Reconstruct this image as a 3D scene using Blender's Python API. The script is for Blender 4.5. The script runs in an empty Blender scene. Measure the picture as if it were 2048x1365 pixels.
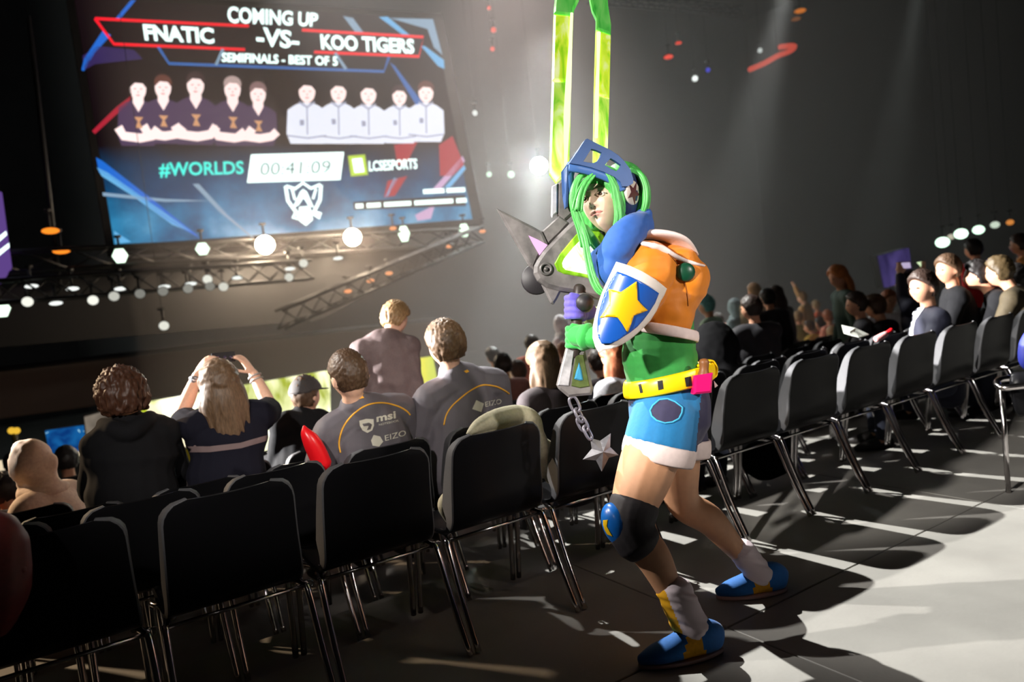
import bpy, bmesh, math, random
from mathutils import Vector, Matrix, noise
from mathutils.bvhtree import BVHTree
random.seed(7)
C = bpy.context.scene.collection
V = Vector
# ------------------------------------------------------------------ camera
FPX, CAM_H = 1500.0, 1.3934
CAM = V((0, 0, CAM_H))
R_ = V((0.8342186, -0.5405679, -0.1089296)); U_ = V((0.1283726, -0.0017340, 0.9917245)); F_ = V((0.5362833, 0.8412986, -0.0679476))
cd = bpy.data.cameras.new('camera'); cam = bpy.data.objects.new('camera', cd); C.objects.link(cam)
mw = Matrix((R_, U_, -F_)).transposed().to_4x4(); mw.translation = CAM
cam.matrix_world = mw
cd.sensor_width = 36; cd.lens = 36 * FPX / 2048; cd.clip_end = 200
cd.dof.use_dof = True; cd.dof.focus_distance = 2.9; cd.dof.aperture_fstop = 1.7; cd.dof.aperture_blades = 7
sc = bpy.context.scene; sc.camera = cam
sc.view_settings.view_transform = 'Standard'; sc.view_settings.look = 'None'
sc.view_settings.exposure = 0.0; sc.view_settings.gamma = 1; sc.view_settings.use_curve_mapping = False
sc.cycles.max_bounces = 5; sc.cycles.diffuse_bounces = 2; sc.cycles.glossy_bounces = 2; sc.cycles.volume_bounces = 0
sc.cycles.transmission_bounces = 4; sc.cycles.use_denoising = True; sc.cycles.sample_clamp_indirect = 4
def ray(px, py): return F_ + R_ * ((px - 1024) / FPX) - U_ * ((py - 682.5) / FPX)
def P(px, py, d): return CAM + ray(px, py) * d                       # point seen at a pixel of the photograph, d metres in front of the lens
def at_y(px, py, Y):
    r = ray(px, py); return CAM + r * (Y / r.y)
def at_z(px, py, Z):
    r = ray(px, py); return CAM + r * ((Z - CAM_H) / r.z)
def lin(c): return tuple((x / 255 / 12.92 if x / 255 <= .04045 else ((x / 255 + .055) / 1.055) ** 2.4) for x in c) + (1.0,)
# ------------------------------------------------------------------ world and stage light
w = bpy.data.worlds.new('world'); sc.world = w; w.use_nodes = True
w.node_tree.nodes['Background'].inputs[0].default_value = (.9, .88, 1.0, 1); w.node_tree.nodes['Background'].inputs[1].default_value = .013
def spot(name, loc, target, power, col, angle, blend=.3, radius=.15):
    l = bpy.data.lights.new(name, 'SPOT'); l.energy = power; l.color = col; l.spot_size = math.radians(angle); l.spot_blend = blend
    l.shadow_soft_size = radius
    o = bpy.data.objects.new(name, l); C.objects.link(o); o.location = loc
    o.rotation_euler = (V(target) - V(loc)).to_track_quat('-Z', 'Y').to_euler(); return o
def area(name, loc, target, power, col, sx, sy):
    l = bpy.data.lights.new(name, 'AREA'); l.energy = power; l.color = col; l.shape = 'RECTANGLE'; l.size = sx; l.size_y = sy
    o = bpy.data.objects.new(name, l); C.objects.link(o); o.location = loc
    o.rotation_euler = (V(target) - V(loc)).to_track_quat('-Z', 'Y').to_euler(); return o
spot('stage_key_light', (2.07, 12.5, 11.4), (5.0, 1.3, 0), 30000, (1, .98, .93), 25, .22, .1)
spot('left_key_light', (-6.0, 8.9, 7.6), (3.9, 2.4, .9), 9000, (1, .97, .92), 21, .6, .1)
spot('added_edge_light', (-7.0, 10.2, 2.5), (5.4, 2.6, .7), 56000, (1, .98, .95), 15, .6, .1)  # added low source, unseen, brightens the side edges of the chairs
spot('follow_spot_light', (-4.2, .9, 3.7), (1.9, 2.2, 1.28), 3400, (1, .95, .88), 12.5, .5, .12)
spot('house_wash_light', (-2.6, -3.2, 4.2), (1.0, 3.75, 1.05), 1900, (1, .93, .86), 15, .6, .1)
spot('house_wash_light', (3.4, -4.3, 3.8), (1.95, 2.4, 1.3), 1300, (1, .92, .84), 14, .7, .15)
spot('stage_amber_light', (-4.5, 10.0, 4.0), (-.1, 5.2, .5), 2600, (1, .72, .45), 26, .7, .1)
spot('haze_beam_light', P(1078, 330, 15.8), P(1015, 800, 12.5), 3600, (.86, 1, .97), 34, .9, .15)
spot('haze_beam_light', P(1590, -90, 17), P(1430, 560, 14.5), 5200, (.9, 1, .97), 15, .8, .15)
spot('haze_beam_light', P(1850, -90, 18), P(1760, 420, 17), 1500, (.85, 1, .95), 12, .8, .15)
spot('warm_haze_light', P(1010, -330, 17), P(1060, 500, 15), 12500, (1, .86, .79), 50, 1, .5)  # added overhead source, no lamp modelled, gives the haze its warm central glow
spot('low_haze_light', P(1100, 60, 14), P(1040, 760, 12), 2200, (.93, 1, .98), 60, 1, .4)  # added source without a fixture, lifts the lower haze
# ------------------------------------------------------------------ materials
MATS = {}
def mat(name, rgb, rough=.6, metal=0., spec=.5, emit=0., ecol=None, noise_amt=.0, noise_scale=40., bump=0., bump_scale=120., stretch=None, sheen=0., sss=0.):
    if name in MATS: return MATS[name]
    m = bpy.data.materials.new(name); m.use_nodes = True; nt = m.node_tree; b = nt.nodes['Principled BSDF']
    c = lin(rgb); b.inputs['Base Color'].default_value = c; b.inputs['Roughness'].default_value = rough; b.inputs['Metallic'].default_value = metal
    b.inputs['Specular IOR Level'].default_value = spec
    if sheen: b.inputs['Sheen Weight'].default_value = sheen
    if sss: b.inputs['Subsurface Weight'].default_value = sss; b.inputs['Subsurface Radius'].default_value = (.012, .005, .003)
    if emit: b.inputs['Emission Color'].default_value = lin(ecol or rgb); b.inputs['Emission Strength'].default_value = emit
    if noise_amt or bump:
        tc = nt.nodes.new('ShaderNodeTexCoord'); src = tc.outputs['Object']
        if stretch:
            mp = nt.nodes.new('ShaderNodeMapping'); mp.inputs['Scale'].default_value = stretch; nt.links.new(src, mp.inputs[0]); src = mp.outputs[0]
    if noise_amt:
        n = nt.nodes.new('ShaderNodeTexNoise'); n.inputs['Scale'].default_value = noise_scale; n.inputs['Detail'].default_value = 4; nt.links.new(src, n.inputs['Vector'])
        r = nt.nodes.new('ShaderNodeValToRGB'); r.color_ramp.elements[0].position = .3; r.color_ramp.elements[1].position = .7
        r.color_ramp.elements[0].color = tuple(x * (1 - noise_amt) for x in c[:3]) + (1,); r.color_ramp.elements[1].color = tuple(min(1, x * (1 + noise_amt)) for x in c[:3]) + (1,)
        nt.links.new(n.outputs['Fac'], r.inputs[0]); nt.links.new(r.outputs[0], b.inputs['Base Color'])
    if bump:
        n = nt.nodes.new('ShaderNodeTexNoise'); n.inputs['Scale'].default_value = bump_scale; n.inputs['Detail'].default_value = 3; nt.links.new(src, n.inputs['Vector'])
        bp = nt.nodes.new('ShaderNodeBump'); bp.inputs['Strength'].default_value = bump; bp.inputs['Distance'].default_value = .004
        nt.links.new(n.outputs['Fac'], bp.inputs['Height']); nt.links.new(bp.outputs[0], b.inputs['Normal'])
    MATS[name] = m; return m
def glow(name, rgb, s=1.):
    if name in MATS: return MATS[name]
    m = bpy.data.materials.new(name); m.use_nodes = True; nt = m.node_tree; nt.nodes.clear()
    e = nt.nodes.new('ShaderNodeEmission'); o = nt.nodes.new('ShaderNodeOutputMaterial'); e.inputs[0].default_value = lin(rgb); e.inputs[1].default_value = s
    nt.links.new(e.outputs[0], o.inputs[0]); MATS[name] = m; return m
# ------------------------------------------------------------------ mesh helpers
def props(o, label=None, cat=None, group=None, kind=None):
    for k, v in (('label', label), ('category', cat), ('group', group), ('kind', kind)):
        if v: o[k] = v
    return o
def thing(name, label, cat, loc=(0, 0, 0), group=None, rz=0.):
    o = bpy.data.objects.new(name, None); C.objects.link(o); o.location = loc; o.rotation_euler = (0, 0, rz); o.empty_display_size = .1
    return props(o, label, cat, group)
def link(name, me, m, parent=None, smooth=True, local=False):
    """link a mesh; its vertices are world points unless local (then they are in the parent's own frame)"""
    o = bpy.data.objects.new(name, me); C.objects.link(o)
    ms = m if isinstance(m, (list, tuple)) else [m]
    if not me.materials:
        for x in ms: me.materials.append(x)
    if parent is not None:
        o.parent = parent
        if not local:
            inv = Matrix.Translation(-V(parent.location)); pp = parent.parent
            if parent.type != 'EMPTY': inv = parent.get('_inv') and inv or Matrix.Identity(4)
            o.matrix_parent_inverse = inv
    if smooth: me.shade_smooth()
    return o
def mk(geo, fm=None):
    me = bpy.data.meshes.new('m'); me.from_pydata([tuple(v) for v in geo[0]], [], geo[1])
    if fm: me.polygons.foreach_set('material_index', fm)
    return me
def add(name, geo, m, parent=None, smooth=True, local=False, fm=None): return link(name, mk(geo, fm), m, parent, smooth, local)
def join(*gs):
    vs, fs = [], []
    for g in gs:
        n = len(vs); vs += [V(v) for v in g[0]]; fs += [[i + n for i in f] for f in g[1]]
    return vs, fs
def xf(g, M): return [M @ V(v) for v in g[0]], g[1]
def box(lo, hi):
    a, b = lo, hi
    v = [(x, y, z) for x in (a[0], b[0]) for y in (a[1], b[1]) for z in (a[2], b[2])]
    return [V(q) for q in v], [(0, 1, 3, 2), (4, 6, 7, 5), (0, 4, 5, 1), (2, 3, 7, 6), (0, 2, 6, 4), (1, 5, 7, 3)]
def cr(pts, n):
    """Catmull-Rom through tuples of floats, n samples per span"""
    pts = [tuple(p) for p in pts]; out = []
    Q = [pts[0]] + pts + [pts[-1]]
    for i in range(1, len(Q) - 2):
        for k in range(n):
            t = k / n; t2, t3 = t * t, t ** 3
            out.append(tuple(.5 * (2 * b + (c - a) * t + (2 * a - 5 * b + 4 * c - d) * t2 + (3 * b - a - 3 * c + d) * t3) for a, b, c, d in zip(Q[i - 1], Q[i], Q[i + 1], Q[i + 2])))
    out.append(pts[-1]); return out
def sweep(path, rad, seg=12, cap=.6, side=None, closed=False):
    """tube along path; rad: number or list of numbers / (a, b); side: vector that the a axis follows"""
    path = [V(p) for p in path]; n = len(path)
    if not isinstance(rad, (list, tuple)): rad = [rad] * n
    rad = [(r, r) if not isinstance(r, (list, tuple)) else r for r in rad]
    T = []
    for i in range(n):
        a, b = (path[(i - 1) % n], path[(i + 1) % n]) if closed else (path[max(i - 1, 0)], path[min(i + 1, n - 1)])
        t = b - a
        T.append(t.normalized() if t.length > 1e-9 else (T[-1] if T else V((0, 0, 1))))
    ref = V(side) if side is not None else (V((1, 0, 0)) if abs(T[0].x) < .8 else V((0, 1, 0)))
    vs, fs, rings = [], [], []
    def ring(c, t, ra, rb):
        nonlocal ref
        a = ref - t * ref.dot(t)
        if a.length < 1e-6: a = t.orthogonal()
        a.normalize(); b = t.cross(a)
        if side is None: ref = a
        s = len(vs)
        for k in range(seg):
            q = 2 * math.pi * k / seg; vs.append(c + a * (math.cos(q) * ra) + b * (math.sin(q) * rb))
        rings.append(s)
    if not closed and cap:
        r = rad[0]; m = min(r)
        ring(path[0] - T[0] * m * cap, T[0], r[0] * .35, r[1] * .35); ring(path[0] - T[0] * m * cap * .7, T[0], r[0] * .75, r[1] * .75)
    for i in range(n): ring(path[i], T[i], *rad[i])
    if not closed and cap:
        r = rad[-1]; m = min(r)
        ring(path[-1] + T[-1] * m * cap * .7, T[-1], r[0] * .75, r[1] * .75); ring(path[-1] + T[-1] * m * cap, T[-1], r[0] * .35, r[1] * .35)
    m = len(rings)
    for i in range(m if closed else m - 1):
        a, b = rings[i], rings[(i + 1) % m]
        for k in range(seg): fs.append((a + k, a + (k + 1) % seg, b + (k + 1) % seg, b + k))
    if not closed:
        fs.append(tuple(rings[0] + k for k in reversed(range(seg)))); fs.append(tuple(rings[-1] + k for k in range(seg)))
    return vs, fs
def rod(a, b, r, seg=8): return sweep([a, b], r, seg, 0)
def ball(c, r, seg=16, rings=10, axes=None):
    c = V(c); r = V(r) if isinstance(r, (tuple, list, Vector)) else V((r, r, r)); A = axes or (V((1, 0, 0)), V((0, 1, 0)), V((0, 0, 1)))
    vs, fs = [c + A[2] * r.z], []
    for i in range(1, rings):
        t = math.pi * i / rings
        for k in range(seg):
            q = 2 * math.pi * k / seg
            vs.append(c + A[0] * (r.x * math.sin(t) * math.cos(q)) + A[1] * (r.y * math.sin(t) * math.sin(q)) + A[2] * (r.z * math.cos(t)))
    vs.append(c - A[2] * r.z); e = len(vs) - 1
    for k in range(seg): fs.append((0, 1 + k, 1 + (k + 1) % seg)); fs.append((e, e - seg + (k + 1) % seg, e - seg + k))
    for i in range(rings - 2):
        for k in range(seg): a = 1 + i * seg; fs.append((a + k, a + seg + k, a + seg + (k + 1) % seg, a + (k + 1) % seg))
    return vs, fs
def prism(poly, vec, bev=0.):
    """polygon (points in space) thickened along vec, with a softened front and back edge"""
    poly = [V(p) for p in poly]; vec = V(vec); n = len(poly); vs, fs = [], []
    c = sum(poly, V()) / n
    layers = [(0, bev), (bev, 0), (1, 0)] if bev else [(0, 0), (1, 0)]
    if bev:
        L = vec.length; bb = bev / max(L, 1e-6)
        nrm = vec.normalized(); ins = []
        for i in range(n):
            a, b, d = poly[i - 1], poly[i], poly[(i + 1) % n]
            e1, e2 = (b - a).normalized(), (d - b).normalized(); n1, n2 = nrm.cross(e1), nrm.cross(e2); h = (n1 + n2)
            h = h.normalized() / max(.35, h.length / 2) if h.length > 1e-6 else n1
            ins.append(h)
        area2 = sum(((poly[i] - c).cross(poly[(i + 1) % n] - c)).dot(nrm) for i in range(n))
        s = 1 if area2 > 0 else -1
        for t, off in ((0, bev), (bb, 0), (1 - bb, 0), (1, bev)):
            vs += [poly[i] + ins[i] * (off * s) + vec * t for i in range(n)]
        k = 4
    else:
        vs = poly + [p + vec for p in poly]; k = 2
    for j in range(k - 1):
        for i in range(n): fs.append((j * n + i, j * n + (i + 1) % n, (j + 1) * n + (i + 1) % n, (j + 1) * n + i))
    fs.append(tuple(reversed(range(n)))); fs.append(tuple((k - 1) * n + i for i in range(n)))
    return vs, fs
def evaluate(me, mods):
    o = bpy.data.objects.new('t', me); C.objects.link(o)
    for typ, kw in mods:
        m = o.modifiers.new('x', typ)
        for k, v in kw.items(): setattr(m, k, v)
    dg = bpy.context.evaluated_depsgraph_get(); out = bpy.data.meshes.new_from_object(o.evaluated_get(dg))
    bpy.data.objects.remove(o); bpy.data.meshes.remove(me); return out
def fuse(geos, voxel=.012, it=4, fac=.5):
    """one continuous surface out of overlapping closed shapes"""
    return evaluate(mk(join(*geos)), [('REMESH', dict(mode='VOXEL', voxel_size=voxel)), ('SMOOTH', dict(factor=fac, iterations=it))])
def ripple(me, amt, fn):
    nr = [v.normal.copy() for v in me.vertices]; co = [v.co.copy() for v in me.vertices]; flat = []
    for c, n in zip(co, nr): flat += list(c + n * (amt * fn(c)))
    me.vertices.foreach_set('co', flat); me.update(); return me
def warp(me, fn):
    for v in me.vertices: v.co = fn(v.co)
    return me
def text_mesh(s, bold=0.):
    cu = bpy.data.curves.new('t', 'FONT'); cu.body = s; cu.offset = bold; cu.resolution_u = 3
    o = bpy.data.objects.new('t', cu); C.objects.link(o); dg = bpy.context.evaluated_depsgraph_get()
    me = bpy.data.meshes.new_from_object(o.evaluated_get(dg)); bpy.data.objects.remove(o)
    xs = [v.co.x for v in me.vertices]; ys = [v.co.y for v in me.vertices]; x0, x1, y0, y1 = min(xs), max(xs), min(ys), max(ys)
    for v in me.vertices: v.co = V(((v.co.x - x0) / (x1 - x0), (v.co.y - y0) / (y1 - y0), 0))
    return me
def quad_map(c):                                                      # c: TL, TR, BR, BL in pixels -> f(u, v)
    c = [V(p) for p in c]
    return lambda u, v: (c[3] * (1 - u) + c[2] * u) * (1 - v) + (c[0] * (1 - u) + c[1] * u) * v
def copy_tree(o, parent=None):
    c = o.copy(); C.objects.link(c)
    if parent is not None: c.parent = parent
    for ch in o.children: copy_tree(ch, c)
    return c
black_plastic = mat('black_plastic', (17, 17, 19), .3, spec=.1)
edge_plastic = mat('textured_edge_plastic', (78, 78, 81), .6, spec=.4, noise_amt=.25, noise_scale=700, bump=.3, bump_scale=900)
chrome = mat('chrome', (205, 200, 200), .16, 1.)
rig_black = mat('rig_black', (22, 21, 22), .6)
dark_wall = mat('dark_wall', (40, 36, 38), .9, noise_amt=.15, noise_scale=1.5)
# ------------------------------------------------------------------ the hall
def struct(name, geo, m, parent=None, smooth=False):
    o = add(name, geo, m, parent, smooth)
    if parent is None: o['kind'] = 'structure'
    return o
floor_m = mat('floor_deck', (150, 147, 142), .55, noise_amt=.14, noise_scale=2.2, bump=.2, bump_scale=60)
STEP0, RUN, DROP = 2.9, .68, .1
def floor_z(y): return 0. if y < STEP0 else -DROP * min(16, math.floor((y - STEP0) / RUN) + 1)
fl = struct('floor', box((-14, -9, -.35), (30, STEP0 - .001, -.03)), floor_m)
me_deck = None
deck = mk(prism([(0, 0, 0), (1.994, 0, 0), (1.994, .994, 0), (0, .994, 0)], (0, 0, -.028), .003))
deck.materials.append(floor_m)
for i in range(-2, 7):
    for j in range(-1, 3):
        o = bpy.data.objects.new('floor_panel', deck); C.objects.link(o); o.parent = fl; o.location = (i * 2.0 + .12, j * 1.0 + .003, 0)
vs = []
steps = []
for k in range(16):
    y0 = STEP0 + k * RUN; y1 = y0 + RUN if k < 15 else 34
    steps.append(box((-14, y0, -3), (30, y1, -DROP * (k + 1))))
struct('floor_tier', join(*steps), floor_m)
struct('wall_back', box((-16, 34, -4), (44, 34.4, 18)), dark_wall)
struct('wall_left', box((-16, -12, -4), (-15.6, 34, 18)), dark_wall)
struct('wall_right', box((43, -12, -4), (43.4, 34, 18)), dark_wall)
struct('wall_front', box((-16, -12.4, -4), (44, -12, 18)), dark_wall)
struct('ceiling', box((-16, -12, 17.6), (44, 34.4, 18)), dark_wall)
# stage haze hanging in front of the stage
hm = bpy.data.materials.new('haze'); hm.use_nodes = True; nt = hm.node_tree; nt.nodes.clear()
vsn = nt.nodes.new('ShaderNodeVolumeScatter'); vsn.inputs['Color'].default_value = (1, .90, .89, 1); vsn.inputs['Density'].default_value = .022; vsn.inputs['Anisotropy'].default_value = .1
om = nt.nodes.new('ShaderNodeOutputMaterial'); nt.links.new(vsn.outputs[0], om.inputs['Volume'])
hz = add('stage_haze', box((1.5, 6.4, -2.9), (42, 33.5, 17)), hm, None, False); hz['kind'] = 'stuff'; hz['label'] = 'thin grey stage haze hanging in the hall'
# ------------------------------------------------------------------ shell chairs
def shell_geo():
    prof = cr([(.445, .405, .43), (.40, .43, .45), (.30, .432, .455), (.16, .42, .455), (.07, .432, .45), (.022, .475, .445), (.006, .54, .44), (-.005, .64, .432), (-.03, .76, .425), (-.052, .835, .415)], 4)
    n = len(prof); US = [-2, -1.66, -1.33, -1.12, -1.02, -.985, -.94, -.8, -.6, -.3, 0, .3, .6, .8, .94, .985, 1.02, 1.12, 1.33, 1.66, 2]; nu = len(US) - 1; vs, fs = [], []
    L = [0.]
    for i in range(1, n): L.append(L[-1] + math.hypot(prof[i][0] - prof[i - 1][0], prof[i][1] - prof[i - 1][1]))
    for i, (y, z, w) in enumerate(prof):
        t = V((0, prof[min(i + 1, n - 1)][0] - prof[max(i - 1, 0)][0], prof[min(i + 1, n - 1)][1] - prof[max(i - 1, 0)][1])).normalized(); nr = V((0, t.z, -t.y))
        up = min(1, max(0, (z - .44) / .1)); hw = w / 2; r = .075
        for end, d in ((0, L[i]), (1, L[-1] - L[i])):
            if d < r: hw = w / 2 - r + math.sqrt(max(0, r * r - (r - d) ** 2))
        fd = (.006 + .072 * up * max(0, min(1, (.875 - z) / .36)) ** .8) * min(1, (hw / (w / 2)) ** 2) + .008 * (1 - up)
        for u in US:
            au = min(1, abs(u)); ex = max(0, abs(u) - 1)                # beyond 1 the edge folds forward into a flange
            vs.append(V((math.copysign(hw * au + .004 * ex, u), y, z)) + nr * (fd * ex - .012 * up * (1 - au * au)))
    for i in range(n - 1):
        for k in range(nu): a = i * (nu + 1) + k; fs.append((a, a + 1, a + nu + 2, a + nu + 1))
    return vs, fs, [1 if (abs(US[k] + US[k + 1]) / 2 > 1.0 and prof[i][1] > .445) else 0 for i in range(n - 1) for k in range(nu)]
def make_chair():
    t = thing('shell_chair', 'x', 'chair')
    sg = shell_geo(); sh = mk(sg[:2], sg[2]); sh.materials.append(black_plastic); sh.materials.append(edge_plastic); sh = evaluate(sh, [('SOLIDIFY', dict(thickness=.009, offset=0))]); link('seat_shell', sh, black_plastic, t, True, True); sh.set_sharp_from_angle(angle=.7)
    for s in (-1, 1):
        add('rear_leg', sweep(cr([(s * .205, .16, .412), (s * .232, .07, .405), (s * .24, .045, .385), (s * .244, -.03, .2), (s * .247, -.13, .006)], 4), .0125, 10, 0), chrome, t, True, True)
        add('front_leg', sweep(cr([(s * .205, .2, .412), (s * .236, .31, .405), (s * .243, .335, .385), (s * .246, .36, .2), (s * .248, .385, .006)], 4), .0125, 10, 0), chrome, t, True, True)
        add('side_rail', rod((s * .205, .1, .414), (s * .205, .33, .414), .011), chrome, t, True, True)
    add('rear_crossbar', rod((-.236, .06, .402), (.236, .06, .402), .008), chrome, t, True, True)
    add('front_crossbar', rod((-.205, .3, .41), (.205, .3, .41), .008), chrome, t, True, True)
    add('link_hook', join(sweep(cr([(.236, .075, .405), (.262, .075, .41), (.27, .075, .395), (.262, .075, .385)], 3), .005, 6), box((.236, .065, .395), (.25, .085, .415))), chrome, t, True, True)
    return t
X0, PITCH, YA = -.5701, .53, 2.66
chair0 = make_chair(); used = [False]
def place_chair(x, yb, label, group, rz=0.):
    c = chair0 if not used[0] else copy_tree(chair0)
    used[0] = True
    c.location = (x, yb, floor_z(yb)); c.rotation_euler = (0, 0, rz); c['label'] = label; c['group'] = group
    return c
ORD = ['first', 'second', 'third', 'fourth', 'fifth', 'sixth', 'seventh', 'eighth', 'ninth', 'tenth', 'eleventh', 'twelfth', 'thirteenth', 'fourteenth', 'fifteenth', 'sixteenth', 'seventeenth', 'eighteenth', 'nineteenth', 'twentieth']
rowA = {0: 'black chair at the near left end of the nearest row beside red jacket', 1: 'black chair in the nearest row, back overlapping the end chair by red jacket', 2: 'black chair in the nearest row behind the long haired person with phone',
        3: 'black chair in the nearest row directly behind the short cropped jersey man', 4: 'black chair with a beige jacket bulging over its back', 5: 'black chair behind the hanging metal star and the chain',
        6: 'black chair hidden behind the costumed person hips', 7: 'black chair just right of the costumed person, showing a pale lit edge'}
for k in range(0, 15):
    lb = rowA.get(k) or 'black chair in the nearest row, %s to the right of the costumed person' % ORD[k - 7]
    place_chair(X0 + PITCH * k, YA, lb, 'black shell chairs in the nearest row')
for r, (yb, k0, k1, ox) in enumerate(((3.33, 0, 15, -.2), (3.90, 0, 16, .1), (4.69, 0, 17, -.1), (5.37, 0, 18, .15), (6.05, 0, 19, 0), (6.73, 1, 20, .1))):
    for k in range(k0, k1):
        place_chair(X0 + PITCH * k + ox, yb, 'black chair in row %s counted from the nearest, %s from its left end' % (ORD[r + 1], ORD[k - k0]), 'black shell chairs in the %s row' % ORD[r + 1])
# ------------------------------------------------------------------ hanging video screen
SC_C = V((4.948, 14.973, 5.262)); SX = V((.996, -.089, .014)).normalized(); SN = SX.cross(V((0, .161, .987))).normalized(); SZ = SN.cross(SX).normalized()
if SN.dot(CAM - SC_C) < 0: SN = -SN
def S(px, py, layer=0):
    r = ray(px, py); o = SC_C + SN * (layer * .006); return CAM + r * ((o - CAM).dot(SN) / r.dot(SN))
scr = thing('video_screen', 'huge hanging video screen showing a match announcement', 'screen', SC_C)
def sq(x0, z0, x1, z1): return [SC_C + SX * x + SZ * z for x, z in ((x0, z0), (x1, z0), (x1, z1), (x0, z1))]
hw, hh = 3.5, 2.315
pm = bpy.data.materials.new('screen_art'); pm.use_nodes = True; nt = pm.node_tree; nt.nodes.clear()
N = nt.nodes.new
tc = N('ShaderNodeTexCoord'); sep = N('ShaderNodeSeparateXYZ'); nt.links.new(tc.outputs['Object'], sep.inputs[0])
no = N('ShaderNodeTexNoise'); no.inputs['Scale'].default_value = 1.1; no.inputs['Detail'].default_value = 6; nt.links.new(tc.outputs['Object'], no.inputs['Vector'])
mr = N('ShaderNodeMapRange'); mr.inputs[1].default_value = 2.95; mr.inputs[2].default_value = 4.9; mr.inputs[3].default_value = 1.15; mr.inputs[4].default_value = 0; nt.links.new(sep.outputs['Z'], mr.inputs[0])
mm = N('ShaderNodeMath'); mm.operation = 'MULTIPLY'; nt.links.new(mr.outputs[0], mm.inputs[0]); nt.links.new(no.outputs['Fac'], mm.inputs[1])
rp = N('ShaderNodeValToRGB'); e = rp.color_ramp.elements; e[0].position = .05; e[0].color = lin((22, 13, 16)); e[1].position = .75; e[1].color = lin((150, 205, 235))
x = e.new(.3); x.color = lin((22, 70, 110)); x = e.new(.5); x.color = lin((50, 130, 175)); nt.links.new(mm.outputs[0], rp.inputs[0])
em = N('ShaderNodeEmission'); em.inputs[1].default_value = 1.1; nt.links.new(rp.outputs[0], em.inputs[0]); ou = N('ShaderNodeOutputMaterial'); nt.links.new(em.outputs[0], ou.inputs[0])
add('display_panel', prism(sq(-hw, -hh, hw, hh), -SN * .08), pm, scr, False)
bez = [prism(sq(-hw - .14, -hh - .12, hw + .26, -hh), -SN * .3, .01), prism(sq(-hw - .14, hh, hw + .26, hh + .14), -SN * .3, .01),
       prism(sq(-hw - .14, -hh, -hw, hh), -SN * .3, .01), prism(sq(hw, -hh, hw + .26, hh), -SN * .3, .01), prism([p - SN * .1 for p in sq(-hw, -hh, hw, hh)], -SN * .2)]
add('bezel', join(*bez), rig_black, scr, False)
red = glow('screen_red', (240, 20, 40), 1.4); white = glow('screen_white', (232, 255, 250), 1.9); cyan = glow('screen_cyan', (60, 230, 215), 1.4); bluel = glow('screen_blue', (50, 110, 185), 1.)
streak = glow('screen_streak', (110, 185, 235), 1.); streak2 = glow('screen_streak_deep', (35, 110, 215), 1.); violet = glow('screen_violet', (60, 45, 100), .8); redart = glow('screen_red_art', (190, 40, 60), .9); pink = glow('screen_pink', (225, 185, 225), .9); steel = glow('screen_steel', (150, 180, 205), .9)
sdark = glow('screen_dark', (30, 22, 24), .8)
def spoly(name, pts, m, layer=1, parent=scr):
    ps = [S(x, y, layer) for x, y in pts]
    return add(name, prism(ps, -SN * .004), m, parent, False)
def sline(pts, wd):                                                   # polyline of width wd px -> closed outline
    a, b = [], []
    for i, p in enumerate(pts):
        q0, q1 = V(pts[max(0, i - 1)]), V(pts[min(len(pts) - 1, i + 1)]); d = (q1 - q0).normalized(); n = V((-d.y, d.x)) * wd / 2; a.append(V(p) + n); b.append(V(p) - n)
    return [tuple(p) for p in a + b[::-1]]
def stext(txt, c, m, bold=.03, layer=3, name='lettering', parent=scr):
    f = quad_map(c); me = text_mesh(txt, bold)
    for v in me.vertices: q = f(v.co.x, v.co.y); v.co = S(q.x, q.y, layer)
    return link(name, me, m, parent, False)
# graphic streaks
for pts, m in (([(231, 37), (262, 0), (272, 0), (238, 40)], streak2), ([(163, 140), (168, 118), (205, 62), (222, 70), (190, 105), (168, 142)], streak2), ([(165, 112), (195, 92), (268, 100), (285, 118), (190, 128), (168, 140)], violet),
               ([(184, 262), (232, 215), (262, 192), (258, 206), (190, 268)], redart), ([(192, 315), (205, 322), (300, 395), (392, 468), (398, 476), (330, 438), (230, 362), (198, 345)], streak2), ([(194, 335), (215, 345), (300, 405), (385, 465), (345, 450), (262, 390), (203, 352)], streak),
               ([(385, 368), (398, 368), (455, 430), (520, 486), (495, 470), (440, 425)], steel), ([(228, 462), (262, 484), (232, 488)], streak), ([(205, 385), (330, 398), (420, 402), (330, 404), (206, 392)], steel),
               ([(686, 32), (706, 36), (728, 66), (712, 66)], steel), ([(758, 34), (775, 33), (822, 72), (806, 70)], streak), ([(780, 36), (866, 38), (885, 110), (868, 95), (855, 58)], steel), ([(842, 92), (850, 92), (888, 120), (889, 138), (876, 132)], streak),
               ([(780, 125), (790, 132), (845, 205), (832, 210)], bluel), ([(788, 290), (835, 284), (812, 330), (795, 330)], redart), ([(878, 290), (905, 272), (928, 330), (905, 352), (880, 352)], redart), ([(775, 362), (815, 352), (790, 392), (768, 395)], redart), ([(862, 382), (925, 312), (930, 322), (880, 380)], pink), ([(888, 376), (928, 330), (932, 338), (902, 374)], streak),
               ([(770, 395), (788, 356), (796, 358), (776, 392)], streak), ([(830, 430), (870, 410), (862, 438), (835, 442)], pink)):
    spoly('graphic', pts, m, 1)
for pts in ([(190, 37), (498, 52)], [(190, 37), (228, 88), (490, 99)], [(604, 60), (847, 74), (838, 113), (628, 104)]): spoly('red_line', sline(pts, 5.5), red, 2)
spoly('blue_line', sline([(316, 93), (338, 127), (768, 143), (778, 114)], 5.5), bluel, 2)
spoly('tick_mark', sline([(432, 130), (446, 98)], 6), steel, 3); spoly('tick_mark', sline([(670, 106), (692, 138)], 6), steel, 3)
stext('COMING UP', [(454, 12), (637, 26), (635, 54), (456, 46)], white, .035)
stext('FNATIC', [(285, 48), (427, 56), (429, 88), (290, 81)], white, .04)
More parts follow.
